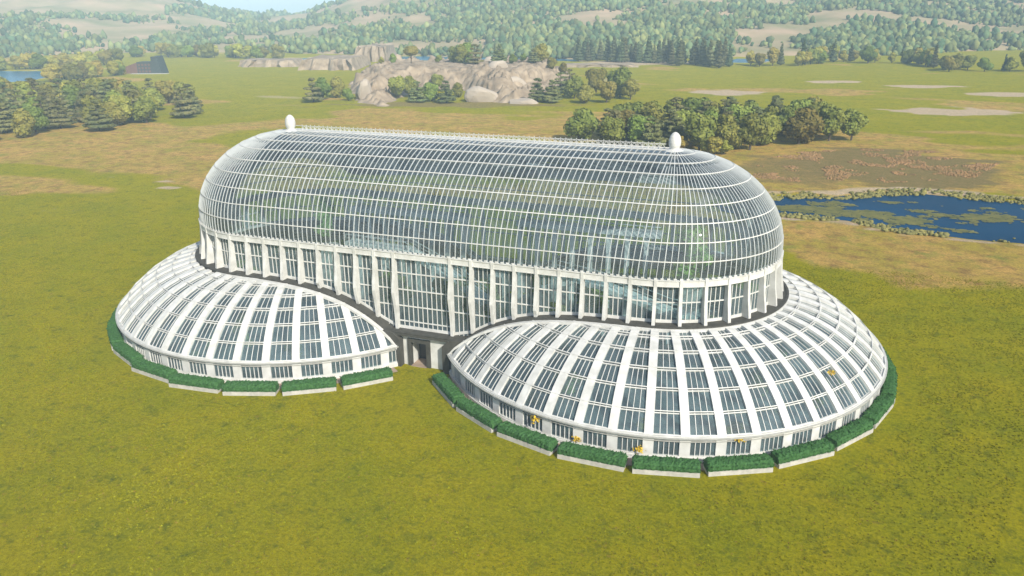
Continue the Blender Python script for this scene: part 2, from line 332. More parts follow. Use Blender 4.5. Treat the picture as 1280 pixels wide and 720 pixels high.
# ------------------------------------------------------------------ greenhouse
R0, RX, LX, LD, LDL = 12.5, 12.55, 23.45, 23.4, 22.75
ZT, ZE, ZL, RD, ZW, RR = 23.35, 12.6, 8.35, 24.4, 2.35, 14.05
def ep(a, off=0.0, z=0.0, k=1.0):
    """point on the hall plan at arc length a from the front centre (right positive), 'off' outside the glass, plan scaled by k in depth"""
    A = 39.82; P = 4*LX+2*A; a = (a+P/2) % P-P/2; s = 1 if a >= 0 else -1; a = abs(a)
    if a < LX: p = Vector((a, -R0*k, z)); nrm = Vector((0, -1, 0))
    elif a < LX+A:
        t = (a-LX)/A*PI; p = Vector((LX+RX*math.sin(t)*k, -R0*math.cos(t)*k, z)); nrm = Vector((math.sin(t)/RX, -math.cos(t)/R0, 0)).normalized()
    else: p = Vector((LX-(a-LX-A), R0*k, z)); nrm = Vector((0, 1, 0))
    p += nrm*off; p.x *= s; nrm.x *= s; return p, nrm
PER = 4*LX+2*39.82; WB = 3.38; NB = 33; SB = (PER/2-2*WB)/NB
FINS = [WB+k*SB for k in range(NB+1)]
# low dome meridian: bulging arc from the cornice to the ledge
def merid(s):
    a = Vector((RD+.12, ZW+.12)); b = Vector((RR-.25, ZL-.02)); c = b-a; nrm = Vector((-c.y, c.x)).normalized(); nrm = nrm if nrm.y > 0 else -nrm
    p = a+c*s+nrm*(1.30*4*s*(1-s)*(1.0)); return p.x, p.y
def zr(r):
    lo, hi = 0., 1.
    for _ in range(30):
        m_ = (lo+hi)/2
        if merid(m_)[0] > r: lo = m_
        else: hi = m_
    return merid(lo)[1] if r < RD else ZW
ZP = 3.95
def ledge_z(p):
    """height of the stone ledge under point p of its outer line"""
    if abs(p.x) >= LX-1e-6: return ZL
    return max(ZP, min(ZL, zr(math.hypot(abs(p.x)-(LD if p.x > 0 else LDL), RR))))
GH = empty('glasshouse', (0, 0, 0)); tag(GH, 'long white Victorian glasshouse with vaulted hall and two low domes on the meadow', 'greenhouse')
def orient(f0, a, off=0): return ep(a, off)
NR = 9
def surf(a, ph, off=0.0):
    p, nrm = ep(a, 0, 0, max(math.cos(ph), 1e-4)); p += nrm*(.30*math.cos(ph)); p.x += .85*math.sin(ph)*max(-1, min(1, p.x/LX)); p.z = ZE+.3+(ZT-ZE-.3)*math.sin(ph)
    n3 = (nrm*math.cos(ph)*1.05+Vector((0, 0, math.sin(ph)))).normalized(); return p+n3*off, n3
allb = []   # bay edges around the full perimeter
front = FINS; allb = sorted([x for x in front]+[-x for x in front])
edges = allb+[allb[0]+PER]
panel = []
for i in range(len(edges)-1):
    a, b = edges[i], edges[i+1]; nn = 11 if (b-a) > 4 else 4
    panel += [a+(b-a)*j/nn for j in range(nn)]
panel.append(edges[-1])
mb = MB(); phs = [PI/2*i/27 for i in range(28)]
vs = []; me = MB()
cols = len(panel)-1
VV = [[surf(a, p)[0] for p in phs] for a in panel[:-1]]
V = np.array([[q[:] for q in c_] for c_ in VV]).reshape(-1, 3); NP = len(phs)
F = [(i*NP+j, ((i+1) % cols)*NP+j, ((i+1) % cols)*NP+j+1, i*NP+j+1) for i in range(cols) for j in range(NP-1)]
roof = np_mesh('vaulted_roof', V, F, [M['vault']], GH, smooth=True)
mb = MB()
for i, a in enumerate(panel[:-1]):
    aa_ = abs((a+PER/2) % PER-PER/2); end = LX < aa_ < LX+39.82
    top = len(phs)-1 if (not end or i % 2 == 0) else 20
    if end and i % 4: top = min(top, 24)
    w = .06 if i % 4 else .085
    for j in range(0, top):
        p, n1 = surf(a, phs[j], .04); q, n2 = surf(a, phs[j+1], .04); mb.bar(p, q, n1+n2, w, .08, M['rib'], .03)
mb.build('roof_ribs', roof)
mb = MB()
for r_ in range(1, NR):
    ph = PI/2*r_/NR
    for i in range(cols):
        p, n1 = surf(panel[i], ph, .04); q, n2 = surf(panel[i+1], ph, .04)
        if (p-q).length > .02: mb.bar(p, q, n1+n2, .10, .12, M['white'], .06)
mb.build('roof_purlins', roof)
# ridge cap and cresting
mb = MB(); mb.box(-LX-.9, LX+.9, -.22, .22, ZT-.12, ZT+.10, M['white'])
rc = mb.build('ridge_cap', GH)
mb = MB(); x = -LX+.9
mb.box(-LX, LX, -.03, .03, ZT+.62, ZT+.68, M['white'])
while x < LX-.6:
    mb.box(x-.035, x+.035, -.03, .03, ZT+.12, ZT+.8, M['white'])
    for s in range(6):
        t0 = PI*s/6; t1 = PI*(s+1)/6; mb.bar((x+.31+.2*math.cos(t0), 0, ZT+.25+.33*math.sin(t0)), (x+.31+.2*math.cos(t1), 0, ZT+.25+.33*math.sin(t1)), (0, -1, 0), .05, .05, M['white'])
    x += .62
mb.build('cresting', rc)
def lathe(mb, prof, cx, cy, cz, m, n=24):
    for i in range(n):
        t0 = 2*PI*i/n; t1 = 2*PI*(i+1)/n
        for (r0, z0), (r1, z1) in zip(prof, prof[1:]):
            pts = [(cx+r0*math.cos(t0), cy+r0*math.sin(t0), cz+z0), (cx+r0*math.cos(t1), cy+r0*math.sin(t1), cz+z0), (cx+r1*math.cos(t1), cy+r1*math.sin(t1), cz+z1), (cx+r1*math.cos(t0), cy+r1*math.sin(t0), cz+z1)]
            if r1 < 1e-4: pts = pts[:3]
            mb.face(pts, m)
for s in (-1, 1):
    mb = MB(); lathe(mb, [(1.5, -.22), (1.2, .05), (.95, .1), (.85, .14), (.62, .2), (.64, .32), (.78, .6), (.83, .95), (.80, 1.3), (.68, 1.68), (.46, 1.98), (.2, 2.15), (0, 2.2)], s*LX, 0, ZT, M['white'])
    mb.v = [(s*(LX+.85)+(v_[0]-s*LX)*.80, v_[1]*.80, ZT+(v_[2]-ZT)*.90) for v_ in mb.v]; mb.build('finial', GH, smooth=True)
# eaves beam
def band(mb, a0, a1, z0, z1, o0, o1, m, step=.61, zf=None):
    n = max(1, int(abs(a1-a0)/step)); 
    for i in range(n):
        a = a0+(a1-a0)*i/n; b = a0+(a1-a0)*(i+1)/n
        p0 = ep(a, o0)[0]; p1 = ep(a, o1)[0]; q0 = ep(b, o0)[0]; q1 = ep(b, o1)[0]
        def Z(p, z, pz): return (p.x, p.y, z+pz)
        za, zb = (zf(p1), zf(q1)) if zf else (0, 0)
        mb.hexa([Z(p1, z0, za), Z(q1, z0, zb), Z(q0, z0, zb), Z(p0, z0, za)], [Z(p1, z1, za), Z(q1, z1, zb), Z(q0, z1, zb), Z(p0, z1, za)], m)
mb = MB(); band(mb, 0, PER, ZE-.25, ZE+.28, -.12, .44, M['white']); band(mb, 0, PER, ZE+.28, ZE+.36, -.1, .52, M['white']); band(mb, 0, PER, ZE-.33, ZE-.25, -.1, .48, M['white'])
a = 0
while a < PER:
    p, n_ = ep(a, .44); q = p+Vector((-n_.y, n_.x, 0))*.3; mb.bar((p.x, p.y, ZE+.46), (q.x, q.y, ZE+.46), n_, .14, .1, M['white']); a += .61
mb.build('eaves_beam', GH)
# ledge
mb = MB(); band(mb, 0, PER, -.28, .06, -.15, 1.5, M['ledge'], zf=lambda p: ledge_z(p), step=.5)
band(mb, 0, PER, .06, .14, 1.28, 1.55, M['ledge'], zf=lambda p: ledge_z(p), step=.5)
mb.build('stone_ledge', GH)
# fins
for a in edges[:-1]:
    p, n_ = ep(a); t_ = Vector((-n_.y, n_.x, 0))
    zb = ledge_z(ep(a, 1.5)[0])+.06
    prof = [(ZE+.40, .56), (ZE-.4, .52), (10.4, .68), (9.2, .9), (8.45, 1.0)]
    if zb < 8.0: prof += [(max(7.2, zb+.3), .78)]
    if zb < 6.5: prof += [(5.6 if zb < 5.3 else zb+.1, .58)]
    prof = [q for q in prof if q[0] > zb]+[(zb, prof[-1][1]-.05 if zb < 8 else 1.0)]
    mb = MB(); w = .165
    for (z0, d0), (z1, d1) in zip(prof, prof[1:]):
        def P(z, d, s): q = p+n_*d+t_*(w*s); return (q.x, q.y, z)
        mb.hexa([P(z1, -.02, -1), P(z1, -.02, 1), P(z1, d1, 1), P(z1, d1, -1)], [P(z0, -.02, -1), P(z0, -.02, 1), P(z0, d0, 1), P(z0, d0, -1)], M['white'])
    bm_o = mb.build('buttress_fin', GH)
# tall windows between the fins
for i in range(len(edges)-1):
    a, b = edges[i]+.19, edges[i+1]-.19; wide = b-a > 4; nn = 11 if wide else 4
    mb = MB()
    def zb_(a_): return ledge_z(ep(a_, 1.5)[0])+.05
    K = 11 if wide else 4
    for j in range(K):
        a0 = a+(b-a)*j/K; a1 = a+(b-a)*(j+1)/K; p = ep(a0)[0]; q = ep(a1)[0]
        mb.face([(p.x, p.y, zb_(a0)), (q.x, q.y, zb_(a1)), (q.x, q.y, ZE-.3), (p.x, p.y, ZE-.3)], M['pane'])
        if j:
            n_ = ep(a0)[1]; mb.bar((p.x, p.y, zb_(a0)), (p.x, p.y, ZE-.3), n_, .075, .12, M['white'], .07)
    zmin = min(zb_(a), zb_(b))
    n_ = ep((a+b)/2)[1]; pa = ep(a)[0]; pb = ep(b)[0]
    for z in (10.55, 8.62 if zmin < 8 else 99, 6.7, 4.9):
        if z < ZE and z > max(zb_(a), zb_(b))+.4:
            mb.bar((pa.x, pa.y, z), (pb.x, pb.y, z), n_, .12, .14, M['white'], .09)
    za, zc = zb_(a), zb_(b)
    mb.hexa([(pa.x-n_.x*.05, pa.y-n_.y*.05, za), (pb.x-n_.x*.05, pb.y-n_.y*.05, zc), (pb.x+n_.x*.12, pb.y+n_.y*.12, zc), (pa.x+n_.x*.12, pa.y+n_.y*.12, za)],
            [(pa.x-n_.x*.05, pa.y-n_.y*.05, za+.32), (pb.x-n_.x*.05, pb.y-n_.y*.05, zc+.32), (pb.x+n_.x*.12, pb.y+n_.y*.12, zc+.32), (pa.x+n_.x*.12, pa.y+n_.y*.12, za+.32)], M['white'])
    o = mb.build('tall_window', GH)
# low domes
HB = math.radians(3.75)
NROW = 6
def dome(sgn):
    cx = LD if sgn > 0 else -LDL; D = None
    def P(t, r, z, w=0.0, n=0.0, s=None):
        """plan angle t (0 = towards the front, + = right), lateral offset w"""
        er = Vector((math.sin(t), -math.cos(t), 0)); et = Vector((math.cos(t), math.sin(t), 0))
        q = er*r+et*w+Vector((cx, 0, z)); return q
    def NRM(t, s):
        (r0, z0), (r1, z1) = merid(max(0, s-.01)), merid(min(1, s+.01)); er = Vector((math.sin(t), -math.cos(t), 0))
        tv = er*(r1-r0)+Vector((0, 0, z1-z0)); n = Vector((0, 0, 1))*abs(r1-r0)+er*abs(z1-z0); return n.normalized()
    def cutfor(t):
        xm = cx+20*math.sin(t); inner = (sgn > 0 and math.sin(t) < -.001) or (sgn < 0 and math.sin(t) > .001)
        if not inner: return None
        if math.cos(t) > 0: return ((0, -RR, 0), (0, 1, 0), False)
        return ((0, RR, 0), (0, -1, 0), False)
    def skip(t):
        inner = (math.sin(t)*sgn < -.001); return inner and abs(RD*math.cos(t)) < RR-.9
    off = math.radians(-2.2)*sgn
    # solid masonry: plinth, piers as one drum wall with a ring of cornice
    wall = MB(); rings = MB(); corn = MB()
    bays = [off+k*2*HB for k in range(-24, 24)]
    # part object: the drum wall carries the rest of the dome
    def arc(mb, t0, t1, r0, r1, z0, z1, m, n=1):
        for i in range(n):
            a = t0+(t1-t0)*i/n; b = t0+(t1-t0)*(i+1)/n
            mb.hexa([P(a, r1, z0), P(b, r1, z0), P(b, r0, z0), P(a, r0, z0)], [P(a, r1, z1), P(b, r1, z1), P(b, r0, z1), P(a, r0, z1)], m)
    import types
    objs = []
    for t in bays:
        if skip(t): continue
        ct = cutfor(t); inner_last = ct
        def segs(mb):
            return mb
        w1 = MB()
        arc(w1, t-HB, t+HB, RD-.3, RD+.12, 0, .42, M['white'], 2); arc(w1, t-HB, t+HB, RD-.3, RD+.03, .42, .55, M['white'], 2)
        arc(w1, t-HB, t+HB, RD-.3, RD+.02, ZW-.25, ZW, M['white'], 2)
        hw = .475/RD; arc(w1, t-HB, t-HB+hw, RD-.3, RD, .55, ZW-.25, M['white']); arc(w1, t+HB-hw, t+HB, RD-.3, RD, .55, ZW-.25, M['white'])
        arc(w1, t-HB, t+HB, RD-.3, RD+.30, ZW, ZW+.10, M['trim'], 2); arc(w1, t-HB, t+HB, RD-.3, RD+.16, ZW+.10, ZW+.2, M['white'], 2)
        arc(w1, t-HB, t+HB, RD-.3, RD+.10, ZW-.36, ZW-.31, M['trim'], 2)
        objs.append((t, w1, ct))
    # merge wall pieces after cutting
    bmW = bmesh.new()
    for t, w1, ct in objs:
        o = w1.build('tmp', None, cut=ct, link=False)
        if o is None: continue
        bmW.from_mesh(o.data); mats = [m for m in o.data.materials]; me_ = o.data; bpy.data.objects.remove(o); bpy.data.meshes.remove(me_)
    me_ = bpy.data.meshes.new('drum_wall'); bmW.to_mesh(me_); bmW.free()
    for m in mats: me_.materials.append(m)
    D = bpy.data.objects.new('low_dome', me_); COL.objects.link(D); D.parent = GH
    D['label'] = 'left wide low dome of the glasshouse' if sgn < 0 else 'right wide low dome of the glasshouse, nearer the camera'
    # purlin rings merged with cuts
    bmR = bmesh.new()
    for t in bays:
        if skip(t) and abs(math.cos(t)*RD) < RR-3.2: continue
        ct = cutfor(t)
        # roof window of this bay
        mb = MB(); dp = .26
        for row in range(NROW):
            s0, s1 = row/(NROW-.35), min(1, (row+1)/(NROW-.35))
            if s1-s0 < .03: continue
            s0 += .004
            SS = [s0, (s0+s1)/2, s1]
            for sa, sb in zip(SS, SS[1:]):
                ra, za = merid(sa); rb, zb = merid(sb); na = NRM(t, sa); nb = NRM(t, sb)
                wa = ra*math.tan(HB)-.37; wb = rb*math.tan(HB)-.37
                A0 = P(t, ra, za, -wa)-na*dp; A1 = P(t, ra, za, wa)-na*dp; B0 = P(t, rb, zb, -wb)-nb*dp; B1 = P(t, rb, zb, wb)-nb*dp
                mb.face([A0, A1, B1, B0], M['pane'])
                nm = 4 if row < 3 else 3
                for j in range(1, nm):
                    f = j/nm; mb.bar(A0.lerp(A1, f), B0.lerp(B1, f), na, .055, .07, M['white'], .06)
            # head and foot rails
            for sr, wd in ((s1-.010, .09),):
                rr_, zz_ = merid(sr); n_ = NRM(t, sr); ww = rr_*math.tan(HB)-.37
                mb.bar(P(t, rr_, zz_, -ww)-n_*dp, P(t, rr_, zz_, ww)-n_*dp, n_, wd, .12, M['white'], .13)
        mb.build('roof_window', D, cut=ct)
        # rib on the bay's left edge
        tb = t-HB; mb = MB(); S_ = [i/14 for i in range(15)]
        for sa, sb in zip(S_, S_[1:]):
            ra, za = merid(sa); rb, zb = merid(sb); na = NRM(tb, sa); nb = NRM(tb, sb); w = .40
            mb.hexa([P(tb, ra, za, -w)-na*.36, P(tb, ra, za, w)-na*.36, P(tb, rb, zb, w)-nb*.36, P(tb, rb, zb, -w)-nb*.36], [P(tb, ra, za, -w), P(tb, ra, za, w), P(tb, rb, zb, w), P(tb, rb, zb, -w)], M['white'])
        cb = cutfor(tb) or (ct if abs(math.sin(tb)) < .05 else None)
        mb.build('roof_rib', D, cut=cb)
        mb = MB()
        for row in range(0, NROW):
            s = row/(NROW-.35)+(.012 if row == 0 else 0); r_, z_ = merid(s); n_ = NRM(t, s)
            mb.bar(P(t-HB, r_, z_), P(t+HB, r_, z_), n_, .085, .10, M['white'], .05)
        r_, z_ = merid(.985); n_ = NRM(t, .985); mb.bar(P(t-HB, r_, z_), P(t+HB, r_, z_), n_, .45, .3, M['white'], .03)
        o = mb.build('tmp', None, cut=ct, link=False)
        if o: bmR.from_mesh(o.data); me_ = o.data; bpy.data.objects.remove(o); bpy.data.meshes.remove(me_)
        if not skip(t):
            mb = MB(); hw = RD*math.tan(HB)-.475; n_ = Vector((math.sin(t), -math.cos(t), 0)); rg = RD-.18
            mb.face([P(t, rg, .55, -hw), P(t, rg, .55, hw), P(t, rg, ZW-.25, hw), P(t, rg, ZW-.25, -hw)], M['pane'])
            for j in range(1, 5): mb.bar(P(t, rg, .55, -hw+2*hw*j/5), P(t, rg, ZW-.25, -hw+2*hw*j/5), n_, .07, .1, M['white'], .08)
            mb.build('drum_window', D, cut=ct)
    me_ = bpy.data.meshes.new('purlin_rings'); bmR.to_mesh(me_); bmR.free(); me_.materials.append(M['white'])
    o = bpy.data.objects.new('purlin_rings', me_); COL.objects.link(o); o.parent = D
    # raking flange and stone edge along the cut against the hall
    for fb in (-1, 1):
        mb = MB(); y = fb*(RR+.0); x0 = cx; npt = 26; prev = None
        xe = math.sqrt(RD**2-RR**2)
        for i in range(npt+1):
            dx = (xe-.02)*i/npt; x = cx-sgn*dx; z = zr(math.hypot(dx, RR)) if i < npt else ZW+.12
            if prev:
                mb.bar((prev[0], y+fb*.22, prev[1]-.12), (x, y+fb*.22, z-.12), (0, 0, 1), .5, .3, M['white'], .12)
            prev = (x, z)
        mb.build('raking_flange', D)
    return D
DL = dome(-1); DR = dome(1)
# entrance between the domes (front and back)
for fb in (-1, 1):
    E_ = MB(); xe = LD-math.sqrt(RD**2-RR**2); y0 = 13.45
    def bx(x0, x1, ya, yb, z0, z1, m):
        E_.box(x0, x1, min(fb*ya, fb*yb), max(fb*ya, fb*yb), z0, z1, m)
    xl = LDL-math.sqrt(RD**2-RR**2); dl, dr = -1.45, .42
    bx(-xl, dl-.38, y0-.3, y0, 0, ZP-.28, M['white']); bx(dr+.5, xe, y0-.3, y0, 0, ZP-.28, M['white']); bx(dl-.38, dr+.5, y0-.3, y0-.02, 3.2, ZP-.28, M['white'])
    ent = E_.build('entrance', GH)
    E_ = MB(); bx(dl-.38, dl, y0-.35, y0+.18, 0, 3.3, M['ledge']); bx(dr, dr+.5, y0-.35, y0+.18, 0, 3.3, M['ledge']); bx(dl, dr, y0-.35, y0+.18, 2.85, 3.3, M['ledge']); E_.build('door_frame', ent)
    E_ = MB(); bx(dl-.12, dl-.002, y0-3.4, y0-.36, 0, 3.2, M['white']); bx(dr+.002, dr+.12, y0-3.4, y0-.36, 0, 3.2, M['white']); bx(dl, dr, y0-3.4, y0-.36, 3.0, 3.2, M['white']); bx(dl, dr, y0-3.4, y0+.3, 0.0, .06, M['dirtfloor']); E_.build('vestibule', ent)
    E_ = MB(); bx(dl+.02, -.4, y0-1.9, y0-1.82, .08, 2.98, M['doorway_shade']); bx(-.36, dr-.02, y0-1.9, y0-1.82, .08, 2.98, M['doorway_shade']); E_.build('doorway_shade', ent)  # dark panels set forward in the vestibule to paint the doorway's shade
    for s in (-1, 1):
        E_ = MB(); cc = LD if s > 0 else LDL; xw = xe if s > 0 else xl; xi = xw-.75 if s > 0 else xw-.36; xk = xw+1.75; zk = zr(math.hypot(xk-cc, RR)); zl_ = max(ZP, zk)
        pg = [(xi, 0), (xw+.08, 0), (xw+.08, 2.5), (xw+.95, zr(math.hypot(xw+.95-cc, RR))-.1), (xk, zk-.1), (xk-.1, zl_+.03), (xi+.8, ZP+.03), (xi, 3.2)]
        ya, yb = fb*(y0-.36), fb*(RR+.24)
        A3 = [(s*px_, ya, z_) for px_, z_ in pg]; B3 = [(s*px_, yb, z_) for px_, z_ in pg]
        E_.face(A3, M['ledge']); E_.face(B3[::-1], M['ledge'])
        for i_ in range(len(pg)): j_ = (i_+1) % len(pg); E_.face([A3[i_], B3[i_], B3[j_], A3[j_]], M['ledge'])
        E_.build('pilaster', ent)
# floor inside (belongs to the building)
mb = MB(); ring = [ep(PER*i/160, -.3, .03)[0] for i in range(160)]; mb.face(ring, M['floor']); mb.build('hall_floor', GH)
for s in (-1, 1):
    mb = MB(); mb.face([((LD if s > 0 else -LDL)+(RD-.35)*math.cos(2*PI*i/96), (RD-.35)*math.sin(2*PI*i/96), .02 if s > 0 else .025) for i in range(96)], M['floor']); mb.build('dome_floor', GH)
# paved ring round each dome
def ringsheet(name, cx, r0, r1, t0, t1, z, m):
    mb = MB(); n = 90
    for i in range(n):
        a = t0+(t1-t0)*i/n; b = t0+(t1-t0)*(i+1)/n
        Pn = lambda t, r: (cx+r*math.sin(t), -r*math.cos(t), z)
        mb.face([Pn(a, r1), Pn(b, r1), Pn(b, r0), Pn(a, r0)], m)
    o = mb.build(name); o['kind'] = 'structure'; return o
rd_ = math.radians
ringsheet('footpath', LD, RD+.1, RD+1.35, rd_(-53), rd_(232), .012, M['dirtfloor'])
ringsheet('footpath', -LDL, RD+.1, RD+1.35, rd_(-232), rd_(53), .012, M['dirtfloor'])
# ------------------------------------------------------------------ interior things
def thing_from(mb, name, label, cat, group=None, smooth=False):
    o = mb.build(name, None, smooth); tag(o, label, cat, group); return o
M['pale'] = mat('pale_walkway', (.72, .71, .66), .6, vary=.06)
wk = MB()
def path_strip(mb, pts, w, th, m):
    for p, q in zip(pts, pts[1:]):
        mb.bar(p, q, (0, 0, 1), w, th, m)
path_strip(wk, [(-19.5, 4, 8.2), (-10, 3, 8.2), (-4, 1.5, 6.4), (3, -2, 4.4)], 2.0, .6, M['pale'])
W1 = thing_from(wk, 'raised_walkway', 'pale raised walkway ramping down inside the left half of the glass hall', 'walkway')
rl = MB()
for s in (-.85, .85):
    pts = [(-19.5, 4+s, 9.3), (-10, 3+s, 9.3), (-4, 1.5+s, 7.5), (3, -2+s, 5.5)]
    path_strip(rl, pts, .09, .09, M['white']); path_strip(rl, [(p[0], p[1], p[2]-.5) for p in pts], .05, .05, M['white'])
    for p, q in zip(pts, pts[1:]):
        nn = int((Vector(q)-Vector(p)).length/1.5)
        for i in range(nn+1):
            c_ = Vector(p).lerp(Vector(q), i/nn); rl.box(c_.x-.04, c_.x+.04, c_.y-.04, c_.y+.04, c_.z-1.1, c_.z, M['white'])
rl.build('railing', W1)
ps = MB()
for x, y, z in ((-18, 3.9, 7.7), (-14, 3.4, 7.7), (-10, 3, 7.6), (-4, 1.5, 5.9)): ps.box(x-.18, x+.18, y-.18, y+.18, .03, z, M['white'])
ps.build('posts', W1)
wk = MB(); path_strip(wk, [(10, 4, 7.0), (17, 1, 7.0), (25, -1, 5.5), (30, 2, 4.0)], 2.0, .5, M['pale'])
W2 = thing_from(wk, 'raised_walkway', 'pale raised walkway bending through the right half of the glass hall', 'walkway')
rl = MB()
for s in (-.8, .8): path_strip(rl, [(10, 4+s, 8.1), (17, 1+s, 8.1), (25, -1+s, 6.6), (30, 2+s, 5.1)], .09, .09, M['white'])
rl.build('railing', W2)
ps = MB()
for x, y, z in ((10.5, 3.8, 6.7), (17, 1, 6.7), (25, -1, 5.2), (30, 2, 3.7)): ps.box(x-.18, x+.18, y-.18, y+.18, .03, z, M['white'])
ps.build('posts', W2)
for x0_, x1_, sd_ in ((-22, -4, 'left'), (3, 22, 'right')):
    mb = MB(); mb.box(x0_, x1_, 8.6, 10.6, 10.9, 11.5, M['pale']); W3 = thing_from(mb, 'inner_gallery', 'long pale gallery on columns at the back of the %s half of the glass hall' % sd_, 'gallery')
    mb = MB(); x = x0_+.4
    while x < x1_: mb.box(x-.28, x+.28, 8.9, 9.4, .03, 10.9, M['pale']); x += 2.4
    mb.build('columns', W3)
    mb = MB(); mb.box(x0_, x1_, 8.62, 8.7, 12.3, 12.42, M['pale']); x = x0_+.1
    while x < x1_: mb.box(x-.04, x+.04, 8.62, 8.7, 11.5, 12.3, M['pale']); x += 1.2
    mb.build('railing', W3)
# ------------------------------------------------------------------ foliage meshes
def cards(C, Nn, size):
    """leaf cards centred at C facing Nn"""
    n = len(C); Nn = Nn/np.linalg.norm(Nn, axis=1, keepdims=True); r = rng.normal(size=(n, 3)); a = np.cross(Nn, r); a /= np.linalg.norm(a, axis=1, keepdims=True); b = np.cross(Nn, a)
    s = size*rng.uniform(.6, 1.3, (n, 1)); V = np.stack([C-a*s-b*s*.6, C+a*s-b*s*.6, C+a*s*.7+b*s*.7, C-a*s*.7+b*s*.7], 1).reshape(-1, 3)
    return V, np.arange(4*n).reshape(n, 4)
def lobes_mesh(name, lobes, dens, size, m, flat=0.0):
    """lobes: (x,y,z,rx,rz)"""
    Vs = []; Fs = []; o_ = 0
    for (x, y, z, rx, rz) in lobes:
        n = int(dens*rx*max(rx, rz)); d = rng.normal(size=(n, 3)); d /= np.linalg.norm(d, axis=1, keepdims=True)
        if flat: d[:, 2] = np.abs(d[:, 2])*np.where(rng.random(n) < .75, 1, -1)
        rr = rng.uniform(.78, 1.06, (n, 1)); C = d*rr*np.array([rx, rx, rz])+np.array([x, y, z])
        nn = d*np.array([1, 1, 1+flat*2])+rng.normal(size=(n, 3))*.45
        V, F = cards(C, nn, size); Vs.append(V); Fs.append(F+o_); o_ += len(V)
        # inner twig mass so the crown is not hollow
        cv = IC2V*np.array([rx, rx, rz])*.78*(1+rng.uniform(-.14, .14, (len(IC2V), 1)))+np.array([x, y, z])
        ff = np.concatenate([IC2F, IC2F[:, 2:3]], 1); Vs.append(cv); Fs.append(ff+o_); o_ += len(cv)
    V = np.concatenate(Vs); F = np.concatenate(Fs)
    me = bpy.data.meshes.new(name); me.from_pydata(V.tolist(), [], [tuple(f) if f[2] != f[3] else tuple(f[:3]) for f in F.tolist()]); me.materials.append(m); me.update(); return me
def trunk_mesh(h, r, limbs=4, spread=1.5):
    mb = MB()
    def tube(p, q, r0, r1, n=7):
        p = Vector(p); q = Vector(q); t = (q-p).normalized(); a = t.cross(Vector((.3, .9, .1))).normalized(); b = t.cross(a)
        for i in range(n):
            c0, s0, c1, s1 = math.cos(2*PI*i/n), math.sin(2*PI*i/n), math.cos(2*PI*(i+1)/n), math.sin(2*PI*(i+1)/n)
            mb.face([p+a*r0*c0+b*r0*s0, p+a*r0*c1+b*r0*s1, q+a*r1*c1+b*r1*s1, q+a*r1*c0+b*r1*s0], M['bark'])
    tube((0, 0, -.4), (.1, 0, h*.5), r, r*.7); tube((.1, 0, h*.5), (0, .1, h), r*.7, r*.2)
    for k in range(limbs):
        t = random.uniform(0, 2*PI); z = h*random.uniform(.35, .75); tube((.05, 0, z), (spread*math.cos(t), spread*math.sin(t), z+h*.2), r*.4, r*.1, 5)
    o = mb.build('trunk', link=False); me = o.data; bpy.data.objects.remove(o); return me
def bushy(h, w, m, low=.12):
    L_ = []
    for k in range(random.randint(7, 10)):
        t = random.uniform(0, 2*PI); z = random.uniform(low+.12, .86); rad = (1-abs(z-.5)*1.1)*w*.5*random.uniform(.35, .8)
        s = random.uniform(.20, .33)*w; L_.append((rad*math.cos(t), rad*math.sin(t), z*h, s, s*random.uniform(.7, .95)))
    L_.append((0, 0, h*.5, w*.33, h*.33)); L_.append((0, 0, h*.84, w*.2, h*.15))
    return L_
def layered(h, w):
    L_ = []; nt_ = random.randint(5, 7)
    for k in range(nt_):
        f = k/(nt_-1); z = h*(.16+.8*f); rr_ = w*.5*(1-.62*f)*random.uniform(.85, 1.1); m_ = max(2, int(5*(1-f)+1.5))
        t0 = random.uniform(0, 2*PI)
        for j in range(m_):
            t = t0+2*PI*j/m_+random.uniform(-.4, .4); L_.append((rr_*.58*math.cos(t), rr_*.58*math.sin(t), z+random.uniform(-.35, .35), rr_*random.uniform(.38, .55), h*random.uniform(.035, .055)))
    L_.append((0, 0, h*.98, w*.1, h*.04)); return L_
def conifer(h, w):
    return [(random.uniform(-.15, .15), random.uniform(-.15, .15), h*(.14+.84*k/6), w*.5*(1-.78*k/6), h*.085) for k in range(7)]
PROTO = {'bushy': [], 'layered': [], 'yellow': [], 'fir': [], 'round': []}
for i in range(5): h = 8; PROTO['bushy'].append((lobes_mesh('crown', bushy(h, 7.5, None), 62, .34, M['leaf']), trunk_mesh(h*.7, .32)))
for i in range(5): h = 8.5; PROTO['layered'].append((lobes_mesh('crown', layered(h, 8.2), 95, .36, M['pine'], 1.0), trunk_mesh(h*.97, .3, 7, 2.2)))
for i in range(3): h = 8; PROTO['yellow'].append((lobes_mesh('crown', bushy(h, 6, None), 60, .34, M['yellow']), trunk_mesh(h*.7, .25)))
for i in range(3): h = 11; PROTO['fir'].append((lobes_mesh('crown', conifer(h, 4.2), 60, .34, M['fir']), trunk_mesh(h*.95, .2, 2, .5)))
PROTO['round'].append((lobes_mesh('crown', [(0, 0, 6, 3.4, 2.1), (1.6, .5, 5.8, 2.4, 1.6), (-1.8, -.3, 5.9, 2.3, 1.6), (0, 1, 7, 2.2, 1.2)], 70, .34, M['leaf']), trunk_mesh(6.2, .32, 5, 2)))
KN = {'bushy': 'leafy_tree', 'layered': 'pine_tree', 'yellow': 'yellow_tree', 'fir': 'conifer_tree', 'round': 'umbrella_tree'}
count = [0]
def tree(kind, x, y, z, s, label, group=None, cat='tree', wide=1.0):
    cm, tm = random.choice(PROTO[kind]); r = empty(KN[kind], (x, y, z), random.uniform(0, 2*PI)); r.scale = (s*wide, s*wide, s)
    for nm, me_ in (('crown', cm), ('trunk', tm)):
        o = bpy.data.objects.new(nm, me_); COL.objects.link(o); o.parent = r
    tag(r, label, cat, group); count[0] += 1; return r
